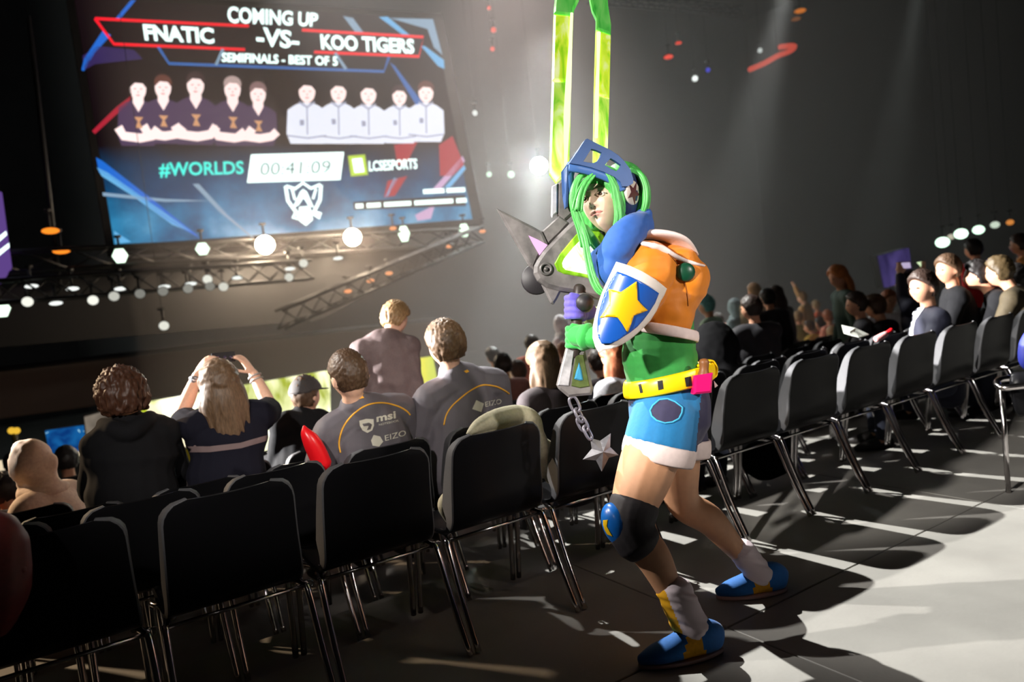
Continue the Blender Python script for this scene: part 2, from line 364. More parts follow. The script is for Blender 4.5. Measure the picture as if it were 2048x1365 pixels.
stext('-VS-', [(512, 52), (600, 64), (598, 98), (513, 92)], white, .03)
stext('KOO TIGERS', [(640, 68), (828, 78), (829, 108), (643, 99)], white, .04)
stext('SEMIFINALS - BEST OF 5', [(444, 105), (675, 113), (676, 132), (443, 124)], white, .035)
stext('#WORLDS', [(317, 325), (487, 322), (488, 351), (319, 356)], cyan, .025)
spoly('timer_box', [(502, 309), (688, 304), (681, 360), (494, 366)], white, 2)
stext('00:41:09', [(522, 326), (662, 321), (660, 346), (520, 351)], glow('screen_timer', (95, 120, 120), 1.), -.004, 4)
spoly('icon', [(696, 312), (730, 309), (736, 350), (702, 353)], glow('screen_lime', (190, 220, 60), 1.2), 2)
spoly('icon_core', [(704, 318), (724, 316), (729, 344), (709, 346)], white, 3)
stext('LCSESPORTS', [(737, 322), (834, 317), (835, 338), (738, 343)], white, .03)
spoly('name_band', [(706, 404), (930, 390), (932, 412), (708, 420)], sdark, 2)
def sbar(x0, x1, y0, y1, h): return [(x0, y0), (x1, y0 + (y1 - y0)), (x1 + .6, y1 + h), (x0 + .6, y0 + h)]
def words_bar(xa, xb, ya, yb, h, ws):
    g = []; tot = sum(ws) + .5 * (len(ws) - 1); x = 0
    for w_ in ws:
        p, q = x / tot, (x + w_) / tot; g.append(prism([S(a, b, 4) for a, b in sbar(xa + (xb - xa) * p, xa + (xb - xa) * q, ya + (yb - ya) * p, ya + (yb - ya) * q, h)], -SN * .004)); x += w_ + .5
    o = add('caption_text', join(*g), white, scr, False); o['kind'] = 'stuff'
words_bar(711, 933, 408, 396, 9, (1.2, 2.2, 4.2, 6, 1.6)); words_bar(846, 930, 379, 375, 9, (5, 4.4))
# laurel-cup emblem
cup = [sline([(572, 372), (590, 378), (606, 366), (622, 377), (641, 369)], 6), sline([(571, 372), (576, 402), (592, 424), (600, 432)], 7), sline([(642, 370), (640, 400), (628, 424), (618, 432)], 7), [(606, 378), (614, 384), (628, 416), (616, 410), (607, 396), (598, 410), (584, 418), (600, 384)],
       sline([(592, 424), (586, 436), (594, 438), (606, 420)], 6), sline([(628, 424), (642, 428), (640, 436), (614, 420)], 6), [(598, 414), (620, 412), (626, 440), (612, 452), (598, 442)], sline([(584, 378), (590, 400)], 5), sline([(632, 378), (626, 398)], 5)]
add('emblem', join(*[prism([S(x, y, 2) for x, y in q], -SN * .004) for q in cup]), white, scr, False)
# the ten team portraits
sk = glow('portrait_skin', (255, 228, 224), 1.35); skd = glow('portrait_shade', (225, 165, 165), .9)
hairs = [glow('portrait_hair_black', (32, 20, 24), .9), glow('portrait_hair_brown', (110, 62, 52), .9), glow('portrait_hair_dark', (70, 48, 50), .9), glow('portrait_hair_fair', (205, 175, 170), .9), glow('portrait_hair_cropped', (150, 115, 115), .9)]
shirtd = glow('portrait_jersey', (84, 62, 96), .9); shirtw = glow('portrait_hoodie', (226, 228, 240), 1.3); tan = glow('portrait_badge', (225, 165, 120), 1.); greyl = glow('portrait_seam', (170, 172, 195), 1.)
def ell(cx, cy, rx, ry, n=18, a0=0, a1=2 * math.pi, tilt=.05):
    return [(cx + rx * math.cos(a0 + (a1 - a0) * i / n) , cy + ry * math.sin(a0 + (a1 - a0) * i / n) + tilt * rx * math.cos(a0 + (a1 - a0) * i / n)) for i in range(n + (0 if a1 - a0 > 6 else 1))]
def portrait(cx, cy, s, top, bot, hair, dark):
    hw_ = 1.95 * s; sh = cy + 1.9 * s; mats = [sk, hairs[hair], shirtd if dark else shirtw, tan, greyl, skd]; polys = []
    L = 1
    polys.append((2, [(cx - .5 * s, cy + 1.05 * s), (cx + .5 * s, cy + 1.1 * s), (cx + 1.1 * s, sh - .55 * s), (cx + hw_ * .95, sh), (cx + hw_, bot - .9 * s), (cx + hw_ * .8, bot), (cx - hw_ * .8, bot - .02 * s), (cx - hw_, bot - 1. * s), (cx - hw_ * .95, sh - .15 * s), (cx - 1.1 * s, sh - .65 * s)], 1))
    if dark:
        polys.append((0, sline([(cx - hw_ * .96, sh + 1.75 * s), (cx - hw_ * .7, bot - .95 * s), (cx + .2 * s, bot - .75 * s), (cx + hw_ * .7, bot - .95 * s), (cx + hw_ * .98, sh + 1.85 * s)], .85 * s), 2))
        polys.append((0, [(cx - .5 * s, cy + .6 * s), (cx + .5 * s, cy + .6 * s), (cx + .55 * s, cy + 1.3 * s), (cx + .05 * s, cy + 2.2 * s), (cx - .5 * s, cy + 1.3 * s)], 2))
        polys.append((3, [(cx - .4 * s, sh + .75 * s), (cx + .5 * s, sh + .8 * s), (cx + .15 * s, sh + 1.25 * s), (cx + .45 * s, sh + 1.85 * s), (cx - .25 * s, sh + 1.8 * s), (cx - .02 * s, sh + 1.2 * s)], 3))
    else:
        polys.append((4, sline([(cx, cy + 1.4 * s), (cx + .05 * s, bot - .9 * s)], .12 * s), 2)); polys.append((4, [(cx - .7 * s, sh + .8 * s), (cx - .3 * s, sh + .8 * s), (cx - .25 * s, sh + 1.3 * s), (cx - .65 * s, sh + 1.35 * s)], 2))
        polys.append((4, sline([(cx - hw_ * .95, bot - .8 * s), (cx + .1 * s, bot - .55 * s), (cx + hw_ * .95, bot - .8 * s)], .13 * s), 3)); polys.append((4, sline([(cx - .75 * s, cy + 1. * s), (cx, cy + 1.5 * s), (cx + .75 * s, cy + 1. * s)], .18 * s), 3))
    polys.append((0, ell(cx, cy, .78 * s, 1.08 * s), 3)); 
    polys.append((1, ell(cx, cy - .45 * s, .86 * s, .8 * s, 14, math.pi * 1.0, math.pi * 2.0) + [(cx + .72 * s, cy - .15 * s), (cx + .45 * s, cy - .52 * s), (cx - .3 * s, cy - .6 * s), (cx - .74 * s, cy - .18 * s)], 4))
    polys.append((5, ell(cx - .3 * s, cy - .02 * s, .14 * s, .06 * s, 8), 5)); polys.append((5, ell(cx + .3 * s, cy, .14 * s, .06 * s, 8), 5)); polys.append((5, ell(cx, cy + .6 * s, .22 * s, .07 * s, 8), 5)); polys.append((5, ell(cx + .02 * s, cy + .28 * s, .09 * s, .07 * s, 8), 5))
    g, fm = ([], []), []
    for mi, pl, ly in polys:
        q = prism([S(x, y, ly) for x, y in pl], -SN * .004); fm += [mi] * len(q[1]); g = join(g, q)
    return add('portrait', g, mats, scr, False, fm=fm)
for cx, cy, s, bot, h in ((276, 178, 21, 292, 0), (326, 175, 21, 288, 1), (391, 170, 22, 290, 2), (465, 178, 21, 292, 3), (516, 188, 20, 292, 4)): portrait(cx, cy, s, 0, bot, h, True)
for cx, cy, s, bot, h in ((614, 183, 21, 288, 0), (677, 184, 20, 288, 0), (737, 188, 20, 288, 0), (799, 192, 18, 287, 2), (852, 185, 19, 284, 1)): portrait(cx, cy, s, 0, bot, h, False)
# ------------------------------------------------------------------ side screen at the far left
s2 = thing('side_screen', 'second hanging screen cut by the left edge of the photo', 'screen', at_y(-40, 450, 14))
pts = [(-140, 330), (4, 385), (24, 535), (2, 566), (-140, 600)]
add('display_panel', prism([at_y(x, y, 14) for x, y in pts], (0, .2, 0)), glow('side_screen_art', (105, 75, 150), .8), s2, False)
add('graphic', join(*[prism([at_y(x, y, 13.98) for x, y in q], (0, .01, 0)) for q in ([(-60, 520), (12, 462), (14, 470), (-60, 535)], [(-60, 545), (18, 486), (19, 495), (-60, 560)])]), white, s2, False)
# ------------------------------------------------------------------ rig under the screen, trusses
def truss(name, label, a, b, h=.32, n=14, r=.028):
    a, b = V(a), V(b); t = thing(name, label, 'truss', a); d = (b - a).normalized(); s = d.cross(V((0, 0, 1))).normalized() * h / 2; u = V((0, 0, h / 2))
    cs = [s + u, s - u, -s - u, -s + u]
    for c in cs: add('chord', rod(a + c, b + c, r), rig_black, t)
    g = []
    for i in range(n):
        p, q = a.lerp(b, i / n), a.lerp(b, (i + 1) / n)
        for j in range(4): g.append(rod(p + cs[j], q + cs[(j + 1) % 4], r * .55, 5))
    o = add('lattice', join(*g), rig_black, t); o['kind'] = 'stuff'
    return t
truss('lighting_truss', 'dark lattice truss running under the hanging screen', at_y(-60, 530, 14.2), at_y(955, 472, 14.2))
truss('lighting_truss', 'dark sloping truss below the screen lower right corner', at_y(560, 640, 13.2), at_y(958, 470, 13.75))
truss('lighting_truss', 'long dark truss carrying small white lamps left of centre', at_y(-80, 590, 13.2), at_y(620, 540, 13.2))
truss('lighting_truss', 'vertical dark tower truss left of the screen', at_y(118, 560, 14.6), at_y(60, 60, 14.6))
truss('lighting_truss', 'high pale tube truss at the top right of the neon sword', at_y(1180, -6, 16), at_y(1480, 22, 16), .25)
rb = thing('rig_deck', 'dark flat rig deck hanging under the video screen', 'rig', at_y(500, 560, 15))
z0 = at_y(600, 560, 14.5)
add('deck_plate', prism([at_y(-60, 600, 14.5), at_y(240, 518, 14.5), at_y(955, 484, 14.5), at_y(790, 560, 14.5), at_y(640, 640, 14.5), at_y(-60, 700, 14.5)], (0, .1, 0)), rig_black, rb, False)
bal = thing('balcony', 'dark brown balcony front below the truss lamps on the left', 'balcony', at_y(250, 760, 17))
add('parapet', prism([at_y(-80, 752, 17), at_y(520, 672, 17), at_y(900, 640, 17), at_y(900, 715, 17), at_y(500, 770, 17), at_y(-80, 850, 17)], (0, .5, 0), .03), mat('balcony_brown', (92, 72, 62), .7), bal, False)
add('handrail', rod(at_y(-80, 748, 16.9), at_y(900, 636, 16.9), .05), rig_black, bal)
# ------------------------------------------------------------------ lamps
def lamp(px, py, Y, r, col, s, label, flat=1., hexa=False, group='small lamps on the dark rig', tilt=0.):
    p = at_y(px, py, Y); t = thing('stage_lamp', label, 'lamp', p); d = (CAM - p).normalized(); a = d.cross(V((0, 0, 1))).normalized(); b = a.cross(d)
    if tilt: a, b = a * math.cos(tilt) + b * math.sin(tilt), b * math.cos(tilt) - a * math.sin(tilt)
    n = 6 if hexa else 14
    ring = [p + a * (r * math.cos(2 * math.pi * k / n)) + b * (r * flat * math.sin(2 * math.pi * k / n)) for k in range(n)]
    add('lens', prism(ring, -d * .03), glow('lamp_%d_%d_%d_%.1f' % (*col, s), col, s), t, False)
    o = [p + (q - p) * 1.15 - d * .031 for q in ring]
    add('housing', prism(o, -d * (r * 1.6 + .05), .01), rig_black, t, False)
    y = p - d * (r + .08)
    add('yoke', join(rod(y, y + V((0, 0, r * 1.2 + .18)), .02, 6), box(y + V((-.05, -.05, r * 1.2 + .16)), y + V((.05, .05, r * 1.2 + .2)))), rig_black, t)
    if Y >= 16 or px > 1700 or (px, py) == (328, 652): add('hanging_cable', rod(y + V((0, 0, r * 1.2 + .18)), V((y.x, y.y, 17.6)), .005, 5), rig_black, t)
    return t
W_, G_, O_, RD = (250, 255, 250), (215, 255, 225), (255, 140, 40), (255, 70, 50)
for px, py, fl_, lb in ((240, 512, 1.1, 'hexagonal white lamp under the lower left screen corner'), (405, 498, 1., 'hexagonal white lamp left of the two warm flares'), (808, 468, 1.5, 'narrow hexagonal white lamp under the screen right half'), (928, 461, 1.3, 'hexagonal white lamp under the lower right screen corner'), (3, 618, 1.2, 'hexagonal white lamp cut by the left photo edge')):
    lamp(px, py, 14, .12, (225, 255, 228), 2.2, lb, fl_, True)
for px, py, lb in ((530, 490, 'left of the two dazzling warm floodlights under the screen'), (705, 475, 'right of the two dazzling warm floodlights under the screen')):
    t = lamp(px, py, 13.9, .17, (255, 240, 205), 30, lb)
    l = bpy.data.lights.new('flood_glow', 'POINT'); l.energy = 330; l.color = (1, .78, .55); l.shadow_soft_size = .15
    o = bpy.data.objects.new('flood_glow', l); C.objects.link(o); o.location = at_y(px, py + 2, 13.6)
t = lamp(1078, 332, 16, .22, (225, 255, 250), 30, 'dazzling white spotlight just left of the neon sword')
l = bpy.data.lights.new('flood_glow', 'POINT'); l.energy = 800; l.color = (.85, 1, .97); l.shadow_soft_size = .2; o = bpy.data.objects.new('flood_glow', l); C.objects.link(o); o.location = at_y(1078, 334, 15.6)
for px, py, lb in ((101, 462, 'upper of two orange oval lamps left of the screen'), (123, 502, 'lower of two orange oval lamps left of the screen')): lamp(px, py, 14.2, .13, O_, 1.3, lb, .4)
for px, py, lb in ((786, 457, 'tilted orange lamp touching the screen bottom edge'), (965, 463, 'orange lamp beyond the screen lower right corner'), (898, 493, 'orange lamp low on the sloping truss right end'), (741, 562, 'orange oval lamp on the sloping truss lower half'), (696, 583, 'small orange lamp at the low end of the sloping truss'), (778, 547, 'tiny orange lamp above the orange oval on the sloping truss')): lamp(px, py, 13.45 if 530 < py < 600 else 14, .075, (255, 165, 110), 1.1, lb, .5)
k = 0
for px, py in ((63, 573), (145, 578), (241, 578), (329, 574), (382, 568), (112, 607), (475, 556), (580, 538), (676, 517)):
    lamp(px, py, 13.1, .09, W_, 1.2, 'flat white rig lamp, %s from the left of its line' % ORD[k], .34, group='flat white lamps'); k += 1
k = 0
for px, py, s in ((55, 604, 1.1), (186, 601, 1.1), (228, 593, .6), (328, 652, .9), (415, 559, 1.), (447, 574, .8), (578, 555, .8), (607, 527, .9), (280, 588, .25), (326, 583, .25), (376, 578, .3), (420, 573, .25)):
    lamp(px, py, 13, .075, (245, 245, 232), s, 'round white rig lamp below the screen, %s from the left of its kind' % ORD[k], .95); k += 1
for px, py, r, c, s, lb in ((1885, 485, .17, G_, 3, 'bright white lamp at the left end of the right lamp row'), (1902, 474, .1, (220, 215, 190), .8, 'dim small lamp between two bright lamps at right'), (1922, 468, .17, G_, 3, 'bright white lamp second of the bright right row'), (1957, 460, .15, G_, 2.5, 'bright white lamp third of the bright right row'), (1990, 450, .12, (210, 225, 205), 1, 'pale round lamp right of the bright right row'), (2020, 445, .1, (240, 150, 70), .8, 'orange lamp at the far right end of the lamp row')):
    lamp(px, py, 9.0 if px == 1902 else 8.5, r * .8, c, s, lb, .8)
for px, py, r, fl_, c, s, lb, ti in ((978, 16, .05, 1, RD, .9, 'small red ceiling lamp, topmost of three beside the screen', 0), (987, 60, .07, 1, RD, .9, 'small red ceiling lamp, middle of three beside the screen', 0), (985, 98, .06, 1, RD, .9, 'small red ceiling lamp, lowest of three beside the screen', 0), (1357, 86, .1, .5, RD, .9, 'upper small red lamp right of the sword', 0), (1337, 114, .14, .5, RD, 1, 'lower red lamp right of the sword', 0), (1600, 22, .2, .4, O_, .7, 'orange lamp near the top right of the hall', 0), (1592, 38, .16, .4, (190, 110, 50), .4, 'dim orange lamp under the top right orange lamp', 0),
                                     (1390, 157, .09, 1, W_, 1.5, 'small white lamp high right of the sword', 0), (1520, 101, .08, 1, W_, .7, 'small white lamp beside the red light bar', 0), (1416, 140, .07, 1, (70, 70, 220), .9, 'small blue lamp beside the high white lamp', 0), (950, 226, .07, 1, W_, .9, 'small white lamp right of the screen edge', 0), (978, 349, .07, 1, G_, 1.2, 'small white lamp left of the dazzling spotlight, outer one', 0), (1022, 349, .09, 1, G_, 1.4, 'small white lamp left of the dazzling spotlight, inner one', 0), (1540, 582, .0, 1, W_, 1, '', 0)):
    if r: lamp(px, py, 16.5, r, c, s, lb, fl_, tilt=ti)
rl = thing('light_bar', 'glowing red crooked light bar high in the haze', 'lamp', at_y(1545, 112, 17))
add('tube', sweep(cr([tuple(at_y(x, y, 17)) for x, y in ((1500, 139), (1530, 126), (1555, 112), (1580, 102), (1588, 92), (1560, 94))], 5), .09, 10), glow('red_tube', (235, 85, 65), .8), rl)
p = at_y(1555, 112, 17); add('mount', rod(p, V((p.x, p.y, 17.6)), .012), rig_black, rl)
# ------------------------------------------------------------------ stage video walls
def panel(name, label, pts, Y, m, frame=True, cat='screen'):
    ps = [at_y(x, y, Y) for x, y in pts]; c = sum(ps, V()) / len(ps); t = thing(name, label, cat, c)
    add('display_panel', prism(ps, (0, .08, 0)), m, t, False)
    add('casing', prism([c + (p - c) * 1.03 + V((0, .085, 0)) for p in ps], (0, .15, 0)), rig_black, t, False)
    return t
def led(name, cols, s, scale):
    m = bpy.data.materials.new(name); m.use_nodes = True; nt = m.node_tree; nt.nodes.clear(); N = nt.nodes.new
    tc = N('ShaderNodeTexCoord'); mp = N('ShaderNodeMapping'); mp.inputs['Scale'].default_value = scale; nz = N('ShaderNodeTexNoise'); nz.inputs['Scale'].default_value = 1.; nz.inputs['Detail'].default_value = 3; nz.inputs['Distortion'].default_value = .6
    rp = N('ShaderNodeValToRGB'); e = rp.color_ramp.elements; n = len(cols)
    for i, c in enumerate(cols):
        q = .36 + .28 * i / (n - 1); x = e[0] if i == 0 else (e[1] if i == n - 1 else e.new(q)); x.position = q; x.color = lin(c)
    em = N('ShaderNodeEmission'); em.inputs[1].default_value = s; ou = N('ShaderNodeOutputMaterial')
    for a, b in ((tc.outputs['Object'], mp.inputs[0]), (mp.outputs[0], nz.inputs['Vector']), (nz.outputs['Fac'], rp.inputs[0]), (rp.outputs[0], em.inputs[0]), (em.outputs[0], ou.inputs[0])): nt.links.new(a, b)
    return m
yw = led('stage_led_yellow', [(120, 130, 20), (235, 215, 70), (255, 245, 160), (255, 255, 240), (255, 252, 215)], 2.4, (2.2, 1, 1.))
wl = panel('stage_screen', 'glowing yellow and white stage screen behind the raised arms', [(283, 807), (660, 741), (662, 900), (286, 960)], 14.6, yw)
add('light_beam_graphic', prism([at_y(x, y, 14.58) for x, y in ((286, 812), (300, 806), (372, 870), (372, 900))], (0, .01, 0)), glow('led_cream', (255, 240, 200), 1.2), wl, False)
panel('stage_screen', 'narrow yellow stage screen right of the standing man', [(832, 718), (866, 713), (880, 790), (845, 800)], 14.6, led('stage_led_straw', [(190, 185, 60), (240, 230, 140), (150, 170, 70)], 1.9, (2.5, 1, .3)))
panel('stage_screen', 'grey stage screen left of the black hoodie', [(169, 835), (216, 822), (222, 900), (178, 912)], 13.2, led('stage_led_grey', [(70, 62, 56), (150, 135, 120), (205, 190, 170)], .7, (1.2, 1, 1.2)))
bm = panel('monitor', 'bright blue monitor on a desk at the far left', [(90, 863), (168, 852), (172, 902), (101, 917)], 12, led('monitor_blue', [(8, 45, 105), (25, 120, 175), (130, 215, 235), (20, 90, 150)], 1.15, (5, 1, 5)))
dk = thing('desk', 'long dark desk with a pale lit edge under the blue monitor', 'desk', at_y(60, 930, 11.9))
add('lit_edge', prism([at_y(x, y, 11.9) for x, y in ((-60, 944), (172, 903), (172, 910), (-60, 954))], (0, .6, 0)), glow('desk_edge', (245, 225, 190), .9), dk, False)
add('desk_front', prism([at_y(x, y, 11.92) for x, y in ((-60, 954), (172, 910), (172, 990), (-60, 1040))], (0, .5, 0)), rig_black, dk, False)
panel('monitor', 'yellow patterned monitor between black hoodie and grey stripe', [(352, 904), (388, 898), (396, 944), (352, 950)], 9.5, led('monitor_yellow', [(60, 50, 8), (225, 195, 10), (250, 220, 30), (70, 60, 10)], 1., (3, 1, 3)))
bs_ = panel('banner_screen', 'blue lit banner behind the raised phone at right', [(1762, 512), (1818, 496), (1826, 560), (1775, 575)], 9.2, led('banner_blue', [(40, 30, 80), (60, 40, 235), (95, 80, 150)], .8, (1.5, 1, 1.)))
for x in (1780, 1812): p = at_y(x, 560, 9.45); add('stand_leg', rod(p, V((p.x, p.y, floor_z(p.y))), .03), rig_black, bs_)
yl = thing('eye_lamp', 'pair of tiny yellow lamps on the dark left wall', 'lamp', at_y(28, 862, 13))
for x in (23, 33): add('lens', ball(at_y(x, 862, 13), .05, 10, 6), glow('tiny_yellow', (240, 190, 60), 1.), yl)
p = at_y(28, 862, 13.06); add('post', rod(p, V((p.x, p.y, floor_z(p.y))), .04), rig_black, yl)
# ------------------------------------------------------------------ people: heads, bodies, clothes
def sstep(a, b, x): t = max(0, min(1, (x - a) / (b - a))); return t * t * (3 - 2 * t)
def head_pt(n):
    """point of a human head for a unit direction n (x her right, y forward, z up), head centre at eye height"""
    x, y, z = n.x * .075, n.y * .094, n.z * .116
    t = max(0, -n.z)
    x *= 1 - .30 * t ** 1.4
    if n.y < 0: y *= 1 - .30 * t
    else: y *= .97 + .10 * t * (1 - t * .6)
    if n.z > 0: y *= 1 + .03 * n.z
    g = lambda a, b, sa, sb: math.exp(-(a / sa) ** 2 - (b / sb) ** 2)
    if n.y > 0:
        ax = abs(x); d = 0.
        d += .0045 * g(ax - .026, z - .022, .022, .009)
        d -= .0105 * g(ax - .031, z - .001, .0145, .011)
        d += .004 * g(ax - .031, z - .001, .008, .005)
        if -.05 < z < .022:
            prot = .002 + .019 * sstep(.020, -.034, z) if z > -.034 else .021 * (1 - sstep(-.034, -.047, z))
            wd = .0085 + .0045 * sstep(.01, -.034, z); d += prot * math.exp(-(x / wd) ** 2)
        d += .006 * g(ax - .0135, z + .037, .0065, .007)
        d += .0055 * g(x, z + .0575, .019, .0045) + .006 * g(x, z + .0685, .017, .005) - .004 * g(x, z + .0628, .022, .0022)
        d -= .003 * g(x, z + .078, .015, .006); d += .007 * g(x, z + .1, .02, .013)
        d += .0045 * g(ax - .043, z + .026, .018, .018)
        y += d
    return V((x, y, z))
def head_geo(M, nphi=96, nz=84, off=None, front=.6):
    vs, fs = [], []
    for i in range(nz + 1):
        th = math.pi * i / nz
        for k in range(nphi):
            u = 2 * math.pi * k / nphi; ph = u - front * math.sin(u)     # denser in front
            n = V((math.sin(th) * math.sin(ph), math.sin(th) * math.cos(ph), math.cos(th)))
            p = head_pt(n)
            if off: p = p + n * off(n, p)
            vs.append(M @ p)
    for i in range(nz):
        for k in range(nphi): a = i * nphi; fs.append((a + k, a + nphi + k, a + nphi + (k + 1) % nphi, a + (k + 1) % nphi))
    return vs, fs
def frame_m(c, fwd, up, s=1.):
    f = V(fwd).normalized(); r = f.cross(V(up)).normalized(); u = r.cross(f)
    m = Matrix((r * s, f * s, u * s)).transposed().to_4x4(); m.translation = V(c); return m
def ear_geo(M, big=1.):
    return [xf(ball((s * .077, -.012, -.012), (.010 * big, .019, .032), 10, 8), M) for s in (-1, 1)]
def hair_off(style, amp=.012, fr=30, seed=0, base=.014):
    def f(n, p):
        yy = n.y / math.sqrt(n.x ** 2 + n.y ** 2 + 1e-9)
        if style == 'long': line = -.1 if yy < .35 else (-.1 + (yy - .35) / .65 * .75)
        elif style == 'crop': line = (-.62 if yy < -.25 else (-.62 + (yy + .25) / .35 * .75 if yy < .1 else .13 + max(0, yy - .1) * .5))
        else: line = (-.60 if yy < -.2 else (-.60 + (yy + .2) / .3 * .62 if yy < .1 else .02 + max(0, yy - .1) * .62))
        m = sstep(line - .06, line + .10, n.z)
        q = V((n.x * fr * .35, n.y * fr * .35, n.z * fr * .12)) + V((seed, 0, 0))
        nz_ = noise.noise(q) + .5 * noise.noise(q * 2.3)
        return -.010 + m * (.010 + base + .012 * max(0, n.z) + amp * nz_)
    return f
def hand_geo(w, d, pn, s=1., curl=.5, thumb=1, spread=.0):
    """wrist point, direction, palm normal -> overlapping closed shapes of one hand with five fingers"""
    d = V(d).normalized(); pn = V(pn); pn = (pn - d * pn.dot(d)).normalized(); a = d.cross(pn); w = V(w); g = []
    g.append(sweep([w - d * .012 * s, w + d * .03 * s, w + d * .07 * s, w + d * .088 * s], [(.026 * s, .02 * s), (.036 * s, .017 * s), (.041 * s, .015 * s), (.036 * s, .012 * s)], 12, .5, side=a))
    for i, (o, l) in enumerate(((.030, .066), (.010, .076), (-.010, .071), (-.029, .056))):
        p = w + d * .085 * s + a * o * s * thumb; dd = (d + a * (o * spread * 8 * thumb)).normalized(); pts = [p - d * .02 * s]; c = 0
        for q in (.42, .32, .26):
            pts.append(p.copy()); c += curl * (.5 if q == .42 else .9); e = dd * math.cos(c) + pn * math.sin(c); p = p + e * l * q * s
        pts.append(p); g.append(sweep(pts, [.0088 * s, .0088 * s, .0082 * s, .0076 * s, .006 * s], 8, .8))
    t0 = w + d * .022 * s + a * .030 * s * thumb; t1 = t0 + (a * thumb * .75 + d * .55 + pn * .35) * .038 * s; t2 = t1 + (a * thumb * .25 + d * .8 + pn * .5 * (1 + curl)) * .030 * s; t3 = t2 + (d * .8 + pn * .4 - a * thumb * .1) * .024 * s
    g.append(sweep([t0 - a * thumb * .012 * s, t0, t1, t2, t3], [.013 * s, .013 * s, .0105 * s, .0095 * s, .007 * s], 8, .8))
    return g
def limb(pts, rad, seg=12, n=3, side=None):
    q = cr([tuple(p) + ((r, r) if not isinstance(r, tuple) else r) for p, r in zip(pts, rad)], n)
    return sweep([c[:3] for c in q], [(max(.004, c[3]), max(.004, c[4])) for c in q], seg, .6, side)
def torso_geo(J, off=0., wide=1., neck=True, low=0.):
    r = J['right']; pel, ch, nk = J['pelvis'], J['chest'], J['neck']; up = (ch - pel).normalized(); w_ = .16 * wide
    mid = (J['sl'] + J['sr']) / 2
    pts = [pel - up * (.07 + low), pel, pel.lerp(ch, .4), pel.lerp(ch, .8), mid + (nk - mid) * .1, nk]
    rad = [(w_ * .92 + off, .105 * wide + off), (w_ * 1.05 + off, .12 * wide + off), (w_ * .95 + off, .112 * wide + off), (w_ * 1.12 + off, .122 * wide + off), (w_ * .92 + off, .088 * wide + off), (.056 + off, .056 + off)]
    g = [limb(pts[:6 if neck else 5], rad[:6 if neck else 5], 18, 4, r)]
    for s in ('sl', 'sr'):
        g.append(limb([mid.lerp(nk, .35), mid.lerp(J[s], .6) + (nk - mid) * .18, J[s], J[s] + (J[s] - mid) * .06], [.055 + off, .066 * wide + off, .062 * wide + off, .05 + off], 12, 3))
    return g
def arm_geo(J, s, off=0., end=1., start=0., k=1.):
    a, b, c = J['s' + s], J['e' + s], J['w' + s]
    pts = [a, a.lerp(b, .5), b, b.lerp(c, .45), c]; rad = [.056 * k, .049 * k, .041 * k, .041 * k, .028 * k]
    if end < 1:
        pts = [a, a.lerp(b, .35), a.lerp(b, end * 2 * .8)]; rad = [.06 * k, .06 * k, .060 * k]
    return limb(pts, [x + off for x in rad], 12, 4)
def leg_geo(J, s, off=0., k=1., end=1.):
    a, b, c = J['h' + s], J['k' + s], J['a' + s]
    pts = [a, a.lerp(b, .45), b, b.lerp(c, .35), b.lerp(c, .97 * end)]
    return limb(pts, [x * k + off for x in (.092, .08, .06, .058, .042)], 14, 4)
def shoe_geo(ank, toe_dir, zf, L=.27, wd=.045, h=.05):
    f = V((toe_dir[0], toe_dir[1], 0)).normalized(); heel = V((ank[0], ank[1], zf)) - f * .065
    pts = [heel + f * L * t + V((0, 0, z)) for t, z in ((0.05, h), (.2, h * 1.05), (.4, h * .95), (.65, h * .75), (.88, h * .55), (.98, h * .45))]
    rad = [(wd * .62, h * .9), (wd * .8, h * 1.1), (wd * .85, h), (wd * 1.05, h * .75), (wd * .9, h * .52), (wd * .45, h * .35)]
    g = limb(pts, rad, 14, 4, f.cross(V((0, 0, 1))))
    return [V((p.x, p.y, max(zf + .004, p.z))) for p in g[0]], g[1]
def seated(x, y, zf, yaw=0., lean=.15, side=0., headyaw=0., headdown=0., k=1., standing=False):
    """joints of a person on a chair (y: hips), or standing; yaw turns the body from +Y"""
    q = Matrix.Rotation(yaw, 3, 'Z'); f, r, u = q @ V((0, 1, 0)), q @ V((1, 0, 0)), V((0, 0, 1)); o = V((x, y, zf)); J = {}
    hz_ = .52 if not standing else .93
    sp = (u * math.cos(lean) + f * math.sin(lean) + r * math.sin(side)).normalized()
    J['pelvis'] = o + u * hz_; J['chest'] = J['pelvis'] + sp * .37 * k; J['neck'] = J['pelvis'] + sp * .53 * k
    for s, t in (('l', -1), ('r', 1)):
        J['s' + s] = J['pelvis'] + sp * .47 * k + r * t * .185 * k
        J['h' + s] = J['pelvis'] + r * t * .095 - u * .02
        if not standing:
            J['k' + s] = o + r * t * .13 + f * .44 + u * .49; J['a' + s] = o + r * t * .13 + f * .47 + u * .09
            J['e' + s] = J['s' + s] - u * .26 + f * .10 + r * t * .05; J['w' + s] = o + r * t * .08 + f * .36 + u * .60
        else:
            J['k' + s] = o + r * t * .10 + u * .49 + f * .03; J['a' + s] = o + r * t * .10 + u * .09
            J['e' + s] = J['s' + s] - u * .28 + r * t * .05 - f * .02; J['w' + s] = J['e' + s] - u * .22 + f * .06 + r * t * .01
        J['d' + s] = (J['w' + s] - J['e' + s]).normalized(); J['p' + s] = r * -t
    hq = Matrix.Rotation(headyaw, 3, 'Z'); hf = hq @ f; hf = (hf * math.cos(headdown) - u * math.sin(headdown)).normalized(); hu = (u + (sp - u) * .5 + hf * .0).normalized()
    J['hf'], J['hu'] = hf, hu; J['head'] = J['neck'] + sp * .07 + hu * .105 + hf * .025
    J['right'], J['fwd'], J['zf'] = r, f, zf
    return J
skin = mat('skin', (224, 178, 152), .55, noise_amt=.06, noise_scale=60, sss=.08)
